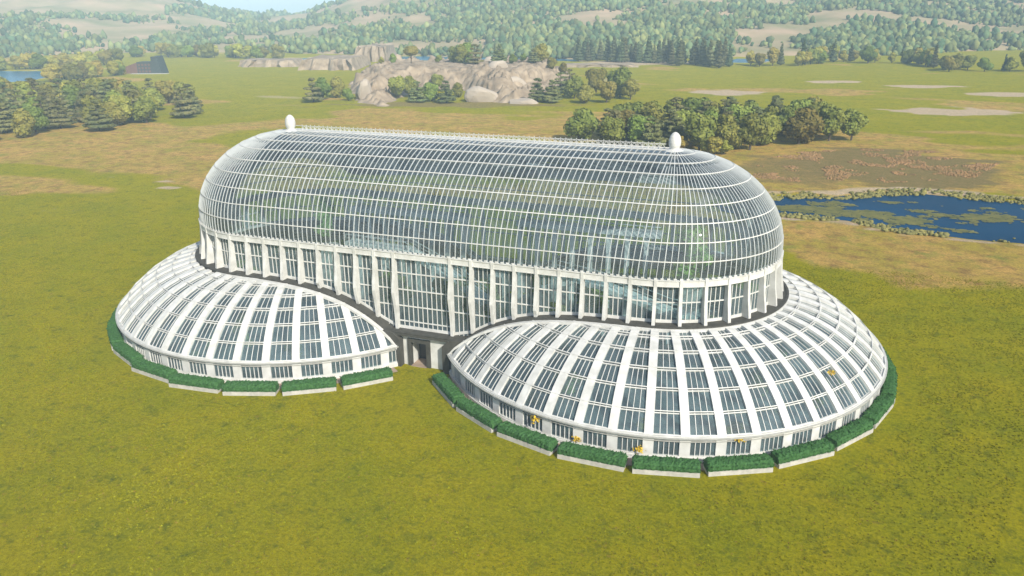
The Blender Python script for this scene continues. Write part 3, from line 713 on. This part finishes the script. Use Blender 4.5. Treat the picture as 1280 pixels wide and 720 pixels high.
def gz(x, y): return float(ground_z(np.array([x]), np.array([y]))[0][0])
# ------------------------------------------------------------------ groves
def grove(pts, spacing, nmax, where, smin, smax, mix, zones):
    P = poly(pts); A = np.array(P); x0, y0 = A.min(0); x1, y1 = A.max(0); got = []
    cand = rng.uniform([x0, y0], [x1, y1], (9000, 2)); d = sdist(cand[:, 0], cand[:, 1], P)
    for (x, y), q in zip(cand, d):
        if q > 0 or len(got) >= nmax: continue
        if all((x-a)**2+(y-b)**2 > spacing**2 for a, b in got): got.append((x, y))
    for x, y in got:
        q = random.random(); kind = 'layered' if q < mix[0] else ('bushy' if q < mix[1] else 'yellow')
        u_, v_ = uv(np.array(x), np.array(y)); zn = zones(float(u_), float(v_))
        look = {'layered': 'dull green layered pine', 'bushy': 'rounded leafy green tree', 'yellow': 'yellowish green bushy tree'}[kind]
        lab = f'{look} {zn} of {where}'
        tree(kind, x, y, gz(x, y), random.uniform(smin, smax), lab, lab+' (several alike)')
    return got
ul = float(uv(*[np.array(q) for q in xy(120, 145)])[0])
grove([(-50, 180), (60, 173), (130, 168), (185, 154), (243, 145), (246, 131), (200, 124), (100, 126), (0, 128), (-50, 130)], 5.2, 84, 'the grove left of the glasshouse', 1.0, 1.28, (.5, .94), lambda u_, v_: 'on the front side' if u_ < ul else 'at the back')
ur = float(uv(*[np.array(q) for q in xy(900, 172)])[0])
grove([(722, 184), (790, 190), (850, 191), (930, 190), (1000, 184), (1070, 177), (1070, 165), (1000, 155), (900, 153), (820, 157), (770, 166), (722, 176)], 5.2, 52, 'the grove behind the right finial', .95, 1.3, (.46, .93), lambda u_, v_: 'on the front side' if u_ < ur else 'at the back')
for px, py, s in ((850, 189, .55), (893, 194, .6), (905, 193, .5), (880, 192, .45)):
    x, y = xy(px, py); tree('yellow', x, y, gz(x, y), s, 'low bright yellow bush at the near foot of the right grove', 'yellow bushes below the right grove', 'bush', 1.3)
for kind, px, py, s, lab in [('layered', 392, 127, .95, 'layered pine leftmost before the pale rock mound'), ('bushy', 404, 125, 1.0, 'leafy tree just right of the leftmost pine by the rock mound'), ('bushy', 420, 122, .85, 'green tree right of the left tree pair by the rock mound'), ('bushy', 436, 126, .5, 'small dark bush between the left trees and the rock slope'),
        ('bushy', 497, 123, .9, 'broad leafy tree at the left end of the row below the rock mound'), ('bushy', 512, 121, .95, 'tall leafy tree second in the row below the rock mound'), ('layered', 522, 128, .8, 'small layered pine third in the row below the rock mound'), ('bushy', 540, 127, .75, 'narrow leafy tree in the middle of the row below the rock mound'), ('layered', 558, 129, .85, 'layered pine at the right end of the row below the rock mound'), ('bushy', 574, 122, .6, 'small bush beside the big pale boulder'), ('bushy', 605, 100, .5, 'small bush on top of the boulders'), ('bushy', 547, 112, .7, 'leafy tree standing behind the row below the rock mound'),
        ('layered', 672, 128, .9, 'layered pine just right of the big boulders'), ('layered', 690, 129, .85, 'low layered pine in front right of the boulders'), ('layered', 700, 120, .95, 'layered pine behind the others right of the boulders'), ('bushy', 718, 124, 1.0, 'dark leafy tree in the clump right of the rock mound'), ('bushy', 730, 130, .75, 'bright small tree at the front of the clump right of the rock mound'), ('bushy', 745, 116, 1.05, 'tall leafy tree in the middle of the clump right of the rock mound'), ('bushy', 758, 129, .85, 'bright leafy tree at the right front of the rock mound clump'), ('bushy', 775, 122, 1.2, 'tallest leafy tree at the right end of the rock mound clump'), ('bushy', 788, 125, .8, 'rightmost small tree of the rock mound clump'), ('layered', 712, 112, .9, 'pine half hidden at the back of the clump right of the rock mound')]:
    x, y = xy(px, py); tree(kind, x, y, gz(x, y), s*1.25, lab)
# ------------------------------------------------------------------ rock mound
MP = poly([(444, 122), (458, 131), (480, 133), (500, 120), (530, 113), (575, 114), (600, 127), (650, 131), (672, 120), (700, 108), (722, 104), (712, 94), (660, 90), (560, 90), (490, 90), (452, 94), (436, 108)])
A = np.array(MP); gx = np.arange(A[:, 0].min()-12, A[:, 0].max()+12, .9); gy = np.arange(A[:, 1].min()-12, A[:, 1].max()+12, .9)
GX, GY = np.meshgrid(gx, gy)
def blocks(X, Y, sc, sd):
    X = np.asarray(X, float)/sc; Y = np.asarray(Y, float)/sc; ix = np.floor(X); iy = np.floor(Y); bd = np.full(X.shape, 9.); h = np.zeros(X.shape)
    for i in (-1, 0, 1):
        for j in (-1, 0, 1):
            cx = ix+i; cy = iy+j; px_ = cx+_hash(cx, cy, sd); py_ = cy+_hash(cx, cy, sd+1); d_ = np.hypot(X-px_, Y-py_)
            hh = _hash(cx, cy, sd+2)+(X-px_)*(_hash(cx, cy, sd+3)-.5)*1.3+(Y-py_)*(_hash(cx, cy, sd+4)-.2)*1.3
            k_ = d_ < bd; h = np.where(k_, hh, h); bd = np.minimum(bd, d_)
    return h
def mound_z(X, Y):
    d = -sdist(X, Y, MP)+(fbm(X/9, Y/9, 51)-.5)*9
    up = sm(-1, 20, d); rd2 = 1-np.abs(fbm(X/4.2, Y/5.5, 58, 4)*2-1); rid = 1-np.abs(fbm(X/11, Y/11, 55, 5)*2-1)
    return 8.4*up**.9*(.74+.28*rid)+((rid-.6)*3.0+(rd2-.6)*1.5+(blocks(X, Y, 7.5, 7)-.5)*3.6+(blocks(X, Y, 3.2, 77)-.5)*1.6)*sm(0, 6, d)*(1-.85*sm(14, 26, d))-1.2*(1-sm(-4, 1, d)), d
GZ, GD = mound_z(GX, GY); ii = np.arange(GX.size).reshape(GX.shape)
k = (GD[:-1, :-1] > -5); F = np.stack([ii[:-1, :-1][k], ii[:-1, 1:][k], ii[1:, 1:][k], ii[1:, :-1][k]], -1)
V = np.stack([GX, GY, GZ], -1).reshape(-1, 3); V = V+rng.uniform(-.3, .3, V.shape)
used = np.unique(F); rm = np.zeros(len(V), int); rm[used] = np.arange(len(used))
o = np_mesh('rock_mound', V[used], rm[F], [M['rock']]); tag(o, kind='structure')
for kind, px, py, s, lab in [('bushy', 509, 73, .5, 'small yellow green shrub on the mound left of the umbrella shaped tree'), ('round', 530, 73, .95, 'umbrella shaped tree standing alone on top of the rock mound'), ('bushy', 577, 75, .8, 'dark tree at the left of the cluster on the mound top'), ('bushy', 590, 76, 1.05, 'tall leafy tree in the cluster on the mound top'), ('layered', 601, 75, .95, 'pine at the right of the cluster on the mound top'), ('layered', 628, 74, .9, 'pine standing alone right of the cluster on the mound top'), ('bushy', 643, 74, .5, 'small round tree right of the lone pine on the mound'), ('bushy', 674, 80, 1.0, 'leafy tree at the right end of the mound top'), ('bushy', 686, 83, .6, 'small tree beside the rightmost mound top tree'), ('bushy', 560, 76, .4, 'small bush between the umbrella shaped tree and the cluster'), ('bushy', 655, 74, .45, 'low bush between two trees on the mound top'), ('yellow', 497, 70, .45, 'yellow bush at the left of the mound top'), ('bushy', 700, 86, .5, 'low bush at the far right edge of the mound'), ('bushy', 584, 73, .9, 'round tree between the dark tree and the tall one on the mound top'), ('layered', 666, 76, .7, 'small pine left of the rightmost leafy tree on the mound top')]:
    a_ = (px-640)/FPX/math.cos(PITCH)*1.02; us = np.arange(330, 470, 1.5); mx_ = CAM[0]+us*fw2[0]+us*a_*rt2[0]; my_ = CAM[1]+us*fw2[1]+us*a_*rt2[1]
    mz = np.maximum(mound_z(mx_, my_)[0], ground_z(mx_, my_)[0]); j_ = int(np.argmax((mz-CAM[2])/us)); j_ = max(0, j_-1); p = (mx_[j_], my_[j_]); z2 = mz[j_]; s *= 1.3
    tree(kind, p[0], p[1], z2-.1, s, lab)
def rockthing(px, py, sx, sy, sz, seed, label, name='boulder', rz=0, tilt=0, z=0, cat='boulder'):
    bm = bmesh.new(); bmesh.ops.create_icosphere(bm, subdivisions=3, radius=1); r2 = random.Random(seed)
    pl = [(Vector((r2.gauss(0, 1), r2.gauss(0, 1), r2.gauss(0, .8))).normalized(), r2.uniform(.55, .85)) for _ in range(9)]
    for v in bm.verts:
        for nrm, dd in pl:
            e_ = v.co.dot(nrm)-dd
            if e_ > 0: v.co -= nrm*e_*.9
        v.co *= 1+r2.uniform(-.015, .015)
    me_ = bpy.data.meshes.new(name); bm.to_mesh(me_); bm.free(); me_.materials.append(M['boulder'])
    o = bpy.data.objects.new(name, me_); COL.objects.link(o); x, y = xy(px, py); o.location = (x, y, z); o.scale = (sx, sy, sz); o.rotation_euler = (tilt, tilt*.5, rz); tag(o, label, cat); return o
rockthing(602, 127, 7.5, 6, 4.6, 1, 'big smooth pale boulder at the foot of the mound', rz=.3, tilt=.15, z=2)
rockthing(597, 110, 5.5, 4.5, 4.0, 2, 'rounded boulder perched behind the big smooth one', z=5.5)
rockthing(622, 106, 6, 5, 6.5, 3, 'tall pale rock face in the middle of the mound', rz=1, tilt=.3, z=7)
rockthing(640, 117, 7, 6, 5, 4, 'sloping grey rock right of the tall rock face', rz=.5, z=3)
rockthing(655, 130, 8, 4, 2.2, 5, 'low flat grey slab at the foot of the mound', rz=.2, z=.7)
rockthing(612, 94, 5, 4, 5.5, 6, 'upright rock block on top of the mound face', z=5.5)
rockthing(456, 124, 4.5, 4, 6, 7, 'narrow pale crag between trees at the left of the mound', z=3)
def mesa(px0, px1, py, depth, h, seed, label):
    P0 = at(px0, py); P1 = at(px1, py); r2 = random.Random(seed); mb = MB(); n = 14; dirv = Vector((fw2[0], fw2[1], 0))*depth
    lo = []; hi = []
    for i in range(n+1):
        p = Vector(P0).lerp(Vector(P1), i/n)+Vector((fw2[0], fw2[1], 0))*r2.uniform(-4, 4); p.z = -1; lo.append(p)
    for i in range(n+1):
        p = Vector(P1).lerp(Vector(P0), i/n)+dirv+Vector((fw2[0], fw2[1], 0))*r2.uniform(-4, 4); p.z = -1; lo.append(p)
    c = sum(lo, Vector())/len(lo)
    hi = [Vector((c.x+(p.x-c.x)*.82+r2.uniform(-1, 1), c.y+(p.y-c.y)*.82+r2.uniform(-1, 1), h*r2.uniform(.88, 1.05))) for p in lo]
    mid_ = [(a*.45+b*.55)+Vector((r2.uniform(-1.5, 1.5), r2.uniform(-1.5, 1.5), r2.uniform(-1, 1))) for a, b in zip(lo, hi)]
    m_ = len(lo)
    for A_, B_ in ((lo, mid_), (mid_, hi)):
        for i in range(m_): mb.face([A_[i], A_[(i+1) % m_], B_[(i+1) % m_], B_[i]], M['rock'])
    top = Vector((c.x, c.y, h*1.03))
    for i in range(m_): mb.face([hi[i], hi[(i+1) % m_], top], M['rock'])
    o = mb.build('rock_mesa'); tag(o, label, 'rock'); return o
mesa(372, 446, 88, 60, 7, 1, 'long flat topped pale rock left of the mound')
mesa(292, 372, 84, 30, 4.5, 2, 'low pale rocky bank at the far left of the mound')
mesa(440, 486, 77, 60, 11, 3, 'squarish pale mesa rising behind the mound')
mesa(700, 800, 84, 18, 1.6, 4, 'low pale gravel bar right of the mound')
# ------------------------------------------------------------------ far tree lines
def row(pts, n, kinds, smin, smax, jit, labels, wide=1.0):
    pts = [np.array(at(*p)) for p in pts]
    seg = np.cumsum([0]+[np.linalg.norm(b-a) for a, b in zip(pts, pts[1:])])
    for i in range(n):
        t = (i+random.uniform(.1, .9))/n*seg[-1]; j = min(len(pts)-2, int(np.searchsorted(seg, t))-1); j = max(j, 0)
        p = pts[j]+(pts[j+1]-pts[j])*((t-seg[j])/(seg[j+1]-seg[j])); x = p[0]+random.gauss(0, jit)*fw2[0]; y = p[1]+random.gauss(0, jit)*fw2[1]
        kind = random.choice(kinds); z = gz(x, y)
        z = max(z, float(hill_z(np.array(x), np.array(y))[0]) if uv(x, y)[0] > 600 else z)
        tree(kind, x, y, z-.1, random.uniform(smin, smax), labels[kind], labels[kind]+' (several alike)', wide=wide)
row([(715, 76), (800, 78), (905, 83)], 44, ['fir'], 1.0, 1.6, 10, {'fir': 'tall dark conifer in the far row above the glasshouse'}, 1.15)
row([(905, 83), (1000, 82), (1050, 77), (1140, 79), (1180, 87), (1290, 90)], 40, ['bushy', 'bushy', 'yellow', 'fir'], .85, 1.5, 7, {'bushy': 'leafy tree in the far right tree line', 'yellow': 'yellowish tree in the far right tree line', 'fir': 'slim dark conifer in the far right tree line'})
row([(58, 101), (110, 98), (160, 94)], 20, ['bushy', 'yellow', 'yellow'], .9, 1.2, 7, {'bushy': 'leafy tree in the clump between the lake and the small dark building', 'yellow': 'yellowish tree in the clump between the lake and the small dark building'}, 1.1)
row([(0, 87), (60, 86), (150, 80)], 18, ['bushy', 'yellow'], 1.0, 1.5, 9, {'bushy': 'leafy tree on the far shore of the left lake', 'yellow': 'yellowish tree on the far shore of the left lake'}, 1.2)
row([(175, 70), (250, 71), (340, 75)], 22, ['bushy', 'bushy', 'yellow'], 1.1, 1.5, 7, {'bushy': 'leafy tree in the far row beyond the small dark building', 'yellow': 'yellowish tree in the far row beyond the small dark building'}, 1.1)
print('TREES', count[0])
# grassy scrub ridge at left of mound
def tufts(name, pts_px, n, rmin, rmax, hmax, m, label, cat, thr=.5, nscale=8, edge=None, z=None, base=None):
    P = poly(pts_px) if base is None else base; A = np.array(P); c_ = rng.uniform(A.min(0)-4, A.max(0)+4, (n, 2)); d = sdist(c_[:, 0], c_[:, 1], P)
    nz = fbm(c_[:, 0]/nscale, c_[:, 1]/nscale, 101+len(name), 4)
    k = ((d < 0) if edge is None else (np.abs(d-edge[0]) < edge[1])) & (nz > thr); c_ = c_[k]; nn = len(c_)
    zz = ground_z(c_[:, 0], c_[:, 1])[0] if z is None else np.full(nn, z)
    if z is None: zz = np.maximum(zz, -.42)
    V = []; r = rng.uniform(rmin, rmax, nn); h = rng.uniform(.3, 1, nn)*hmax
    vv, ff, _ = clumps(np.stack([c_[:, 0], c_[:, 1], zz-h*.4], -1), r, h, np.ones((nn, 3)), .45)
    o = np_mesh(name, vv, ff, [m]); tag(o, label, cat, kind='stuff'); return o
tufts('reeds', None, 16000, .2, .6, .42, M['reed'], 'olive reeds and weeds along the banks of the blue pond', 'reeds', .48, 5, edge=(0.2, 2.2), base=POND)
tufts('dry_brush', [(950, 200), (1000, 190), (1080, 186), (1200, 190), (1250, 205), (1220, 222), (1130, 228), (1000, 228), (940, 222)], 24000, .12, .36, .22, M['dry'], 'scattered reddish dead brush on the bare earth beyond the pond', 'dry brush', .58, 5)
# lily pads: low blotches of small pads
P = POND; A = np.array(P); c_ = rng.uniform(A.min(0), A.max(0), (60000, 2)); d = sdist(c_[:, 0], c_[:, 1], P); 
nz = fbm(c_[:, 0]/9, c_[:, 1]/5.5, 131, 3); nz2 = fbm(c_[:, 0]/2.5, c_[:, 1]/2, 137, 3)
pads = [(1025, 258, 42, 5), (1105, 265, 30, 4), (1150, 262, 30, 5), (1145, 272, 40, 8), (1215, 267, 25, 4), (1205, 277, 30, 5), (1205, 285, 25, 4), (1265, 268, 28, 8), (1240, 258, 20, 3), (1120, 251, 20, 3), (1040, 254, 26, 3), (1180, 255, 14, 2), (1330, 285, 30, 8), (1070, 262, 60, 3), (1170, 268, 60, 6), (1240, 270, 50, 8), (990, 256, 20, 3)]
kk = np.zeros(len(c_), bool)
for px, py, rx, ry in pads:
    c0 = at(px, py)[:2]; la = np.linalg.norm((at(px+rx, py)-at(px, py))[:2]); lb = np.linalg.norm((at(px, py-ry)-at(px, py+ry))[:2])/2
    e1 = (c_-c0)@rt2; e2 = (c_-c0)@fw2; kk |= (np.hypot(e1/la, e2/lb)+(nz-.5)*3.4+(nz2-.5)*1.6+rng.uniform(-.3, .3, len(c_)) < .62)
c_ = c_[kk & (d < -.3)]; nn = len(c_); ang = np.linspace(0, 2*PI, 7)[:-1]; r = rng.uniform(.16, .42, nn)
V = np.stack([c_[:, 0][:, None]+r[:, None]*np.cos(ang), c_[:, 1][:, None]+r[:, None]*np.sin(ang), np.repeat((-.43+rng.uniform(0, .05, nn))[:, None], 6, 1)], -1).reshape(-1, 3)
F = np.arange(nn*6).reshape(nn, 6); o = np_mesh('lily_pads', V, F, [M['lily']]); tag(o, 'olive green lily pads floating in patches on the blue pond', 'lily pads', kind='stuff')
# grass tufts on the near meadow
n = 430000
c_ = np.stack([rng.uniform(-130, 180, n), rng.uniform(-75, 40, n)], -1)
u_, v_ = uv(c_[:, 0], c_[:, 1]); dd = np.minimum(np.hypot(c_[:, 0]-LD, c_[:, 1]), np.hypot(c_[:, 0]+LD, c_[:, 1]))
kp = (dd > 27.9) & (u_ > 30) & (np.abs(v_/u_) < .75) & (rng.random(n) < np.clip(1.9-u_/110, .35, 1)) & (fbm(c_[:, 0]/1.7, c_[:, 1]/1.7, 201, 3)+rng.uniform(-.3, .3, n) > .43) & ~((np.abs(c_[:, 1]) < 26) & (np.abs(c_[:, 0]) < 4.5))
c_ = c_[kp]; nn = len(c_); print('tufts', nn)
V = []; ang = rng.uniform(0, PI, nn)
for k in range(3):
    a_ = ang+k*PI/3; w = rng.uniform(.05, .14, nn); h = rng.uniform(.05, .12, nn); lx = rng.uniform(-.1, .1, nn); ly = rng.uniform(-.1, .1, nn)
    V.append(np.stack([np.stack([c_[:, 0]-w*np.cos(a_), c_[:, 1]-w*np.sin(a_), h*0-.02], -1), np.stack([c_[:, 0]+w*np.cos(a_), c_[:, 1]+w*np.sin(a_), h*0-.02], -1), np.stack([c_[:, 0]+lx, c_[:, 1]+ly, h], -1)], 1))
V = np.concatenate(V, 0); tt = rng.uniform(.65, 1.1, (len(V), 1))*np.array([[.29, .285, .008]]); tt[rng.random(len(V)) < .06] = (.26, .17, .03)
o = np_mesh('grass', V.reshape(-1, 3), np.arange(len(V)*3).reshape(-1, 3), [M['forest']], col={'tint': np.repeat(tt, 3, 0)}); tag(o, 'short yellow green grass tufts on the meadow around the glasshouse', 'grass', kind='stuff')
# ------------------------------------------------------------------ planters
def planter(cx, t0, t1, label, grp, proto=[]):
    tm = rd_((t0+t1)/2); sg = (t0+t1)/2
    ro = np.interp(sg, [-60, -44, -10, 15, 30, 55, 70], [26.4, 26.6, 26.7, 26.8, 26.5, 25.9, 25.75]) if cx > 0 else np.interp(sg, [-25, -8, 5, 20, 45], [25.75, 26.3, 26.9, 27.3, 27.4])
    rc_ = ro-.70; hw = math.tan(rd_((t1-t0)/2))*(rc_+.2)-.33
    root = empty('hedge_planter', (cx+rc_*math.sin(tm), -rc_*math.cos(tm), 0), tm)
    if not proto or abs(proto[0]-hw) > .12 or True:
        mb = MB(); h2 = hw; mb.box(-h2, h2, -.70, .70, .0, .10, M['planter'])
        for bx_ in ((-h2, h2, -.70, -.58), (-h2, h2, .58, .70), (-h2, -h2+.12, -.575, .575), (h2-.12, h2, -.575, .575)): mb.box(*bx_, .104, .42, M['planter'])
        mb.build('planter_box', root)
        nx = int(2*h2/.16); ny = 10; V = []; F = []
        prof = [(-.60, .36), (-.68, .62), (-.67, .95), (-.55, 1.14), (-.3, 1.2), (0, 1.21), (.3, 1.2), (.55, 1.14), (.67, .95), (.68, .62), (.60, .36)]
        for i in range(nx+1):
            x = -h2-.02+(2*h2+.04)*i/nx; e = 1-.12*(abs(x) > h2-.12)
            for (y, z) in prof: V.append((x+random.uniform(-.04, .04), y*e+random.uniform(-.06, .06), z*(.97+random.uniform(-.05, .05))*e))
        k_ = len(prof)
        for i in range(nx):
            for j in range(k_-1): F.append((i*k_+j, (i+1)*k_+j, (i+1)*k_+j+1, i*k_+j+1))
        nf = len(F); C = np.array(V)[rng.integers(0, len(V), 900)]+rng.normal(size=(900, 3))*.03; C = C[C[:, 2] > .4]; cv, cf = cards(C, rng.normal(size=(len(C), 3))+np.array([0, 0, .5]), .065)
        base = len(V); V = V+cv.tolist(); F = F+[tuple(x_+base for x_ in f) for f in cf.tolist()]
        F.append(tuple(range(k_))[::1]); F.append(tuple(range(nx*k_, nx*k_+k_))[::-1])
        me_ = bpy.data.meshes.new('hedge'); me_.from_pydata(V, [], F); me_.materials.append(M['hedge']); me_.update(); o = bpy.data.objects.new('hedge', me_); COL.objects.link(o); o.parent = root
    tag(root, label, 'planter', grp); return root
ORD = ['first', 'second', 'third', 'fourth', 'fifth', 'sixth', 'seventh', 'eighth', 'ninth', 'tenth', 'eleventh', 'twelfth', 'thirteenth']
gr = [-51.4, -37.0, -23.2, -8.8, 5.7, 19.5, 33.5, 48.2, 62.5, 77, 91.5, 106, 120.5]
for i, (a, b) in enumerate(zip(gr, gr[1:])):
    planter(LD, a, b, f'{ORD[i]} hedge planter round the right dome, counted from the entrance', 'clipped hedges in stone planters round the right dome')
gl = [50.9, 38.1, 25.1, 11.9, -2.4, -17.5, -32, -46.5, -61, -75.5, -90]
for i, (a, b) in enumerate(zip(gl, gl[1:])):
    planter(-LDL, b, a, f'{ORD[i]} hedge planter round the left dome, counted from the entrance', 'clipped hedges in stone planters round the left dome')
# ------------------------------------------------------------------ plants inside the glass
def plant(x, y, z, h, w, m, label, group=None, name='indoor_tree', kind='bushy'):
    me_ = lobes_mesh('crown', [(a, b, c_, d_, e_) for a, b, c_, d_, e_ in bushy(h, w, None, .1)], 60, .22, m)
    r = empty(name, (x, y, z)); o = bpy.data.objects.new('crown', me_); COL.objects.link(o); o.parent = r
    o = bpy.data.objects.new('trunk', trunk_mesh(h*.7, .14, 3, .6)); COL.objects.link(o); o.parent = r; tag(r, label, 'tree', group); return r
M['bright'] = mat('glasshouse_leaves', (.20, .32, .06), .7, scale=.6, col2=(.12, .22, .05))
plant(-22, 2.5, 7.6, 7.0, 3.2, M['bright'], 'bright green tree seen through the left half of the glass vault')
plant(27, 3.5, 7.2, 7.5, 4.6, M['bright'], 'bright green tree seen through the right end of the glass vault')
for px_, (cx_, cy_) in enumerate([(-22, 2.5), (27, 3.5)]):
    mb = MB(); lathe(mb, [(1.6, 0), (1.8, 7.4), (1.65, 7.5), (1.5, 7.3), (0, 7.3)], cx_, cy_, .1, M['concrete']); o = mb.build('tall_planter'); tag(o, 'tall pale planter column carrying the bright green tree in the %s part of the hall' % ('left' if px_ == 0 else 'right'), 'planter')
sh = [plant(0, 0, .05, 4.2, 3.4, M['leaf'], 'x')]; plist = []
for i in range(36):
    while True:
        if i < 10: a, b = random.uniform(-30, 30), random.uniform(-10, 7)
        else:
            c0 = random.choice((-1, 1))*LD; rr_ = random.uniform(13, 22.3); t = random.uniform(-2.2, 2.2); a, b = c0+rr_*math.sin(t), -rr_*math.cos(t)
            if abs(a) < LD and abs(b) < 15: continue
        if all((a-p)**2+(b-q)**2 > 3.2**2 for p, q in plist): break
    plist.append((a, b)); inh = i < 10
    r = empty('indoor_shrub', (a, b, .05), random.uniform(0, 6)); s = random.uniform(.8, 1.5) if inh else random.uniform(.35, .62)*(1.35 if math.hypot(abs(a)-LD, b) < 18 else 1); r.scale = (s, s, s)
    for ch in sh[0].children: c2 = ch.copy(); COL.objects.link(c2); c2.parent = r
    lab = 'leafy green shrub growing on the floor of the glass hall' if inh else ('leafy shrub growing under the left low dome' if a < 0 else 'leafy shrub growing under the right low dome')
    tag(r, lab, 'shrub', lab)
for o in list(sh[0].children)+[sh[0]]: bpy.data.objects.remove(o)
# yellow blossoms pressed against / out of the dome
for px, py, z, s, lab in [(664, 527, 1.8, .5, 'yellow blossom cluster at a pier on the left side of the right dome'), (721, 549, 1.0, .42, 'yellow blossom cluster low in a right dome window above the second hedge gap'), (799, 562, 1.1, .42, 'yellow blossom cluster low in the window at the foot of the right dome'), (926, 551, 2.2, .36, 'small yellow blossom at the gutter of the right dome'), (1040, 466, 5.6, .38, 'olive yellow sprig on the roof of the right dome')]:
    th = at(px, py, z); dxy = Vector((th[0]-LD, th[1])); rr_ = dxy.length
    V, F = cards(rng.normal(size=(60, 3))*np.array([.5, .5, .3])*s, rng.normal(size=(60, 3)), .22*s)
    p = Vector((LD, 0))+dxy.normalized()*(min(rr_, RD+.15) if z < 3 else rr_)
    o = np_mesh('blossom', V, F, [M['bloom']]); o.location = (p.x, p.y, z); tag(o, lab, 'blossom')
# ------------------------------------------------------------------ small dark building
bp_ = at(182, 92); BR = empty('lakeside_building', (bp_[0], bp_[1], 0), YAW); tag(BR, 'small dark red and teal building with a tower, alone on the far plain', 'building')
mb = MB(); mb.hexa([(-13, -4, 0), (-3, -4, 0), (-3, 6, 0), (-13, 6, 0)], [(-12, -4, 4.0), (-3, -4, 7.0), (-3, 6, 7.0), (-12, 6, 4.0)], M['brick']); mb.build('wall', BR)
mb = MB(); mb.box(-3, 6.5, -4, 6, 0, 7.3, M['slate']); 
for i in range(4):
    for j in range(3): mb.box(-2.2+i*2.1, -1.0+i*2.1, -4.12, -4.003, 1+j*2, 2.2+j*2, M['brick'])
mb.build('wall', BR)
mb = MB(); mb.hexa([(6.5, -4.5, 0), (13, -4.5, 0), (13, 5, 0), (6.5, 5, 0)], [(6.5, -4.5, 10.5), (10.5, -4.5, 10.5), (10.5, 5, 10.5), (6.5, 5, 10.5)], M['slate']); mb.build('tower', BR)
mb = MB(); mb.box(-6, 17, -8, -4.6, 0, .5, M['planter']); mb.build('terrace', BR)
# ------------------------------------------------------------------ haze
mb = MB(); mb.box(-3300, 3300, -800, 3900, -4, 118, bpy.data.materials.new('air')); hz = mb.build('haze'); tag(hz, 'thin pale haze filling the valley air', 'haze', kind='stuff')
m = bpy.data.materials['air']; m.use_nodes = True; m.node_tree.nodes.clear(); N = m.node_tree.nodes
pv = N.new('ShaderNodeVolumePrincipled'); pv.inputs['Color'].default_value = (.62, .86, 1, 1); pv.inputs['Density'].default_value = .00036; pv.inputs['Anisotropy'].default_value = -0.3
oo = N.new('ShaderNodeOutputMaterial'); m.node_tree.links.new(pv.outputs[0], oo.inputs['Volume'])
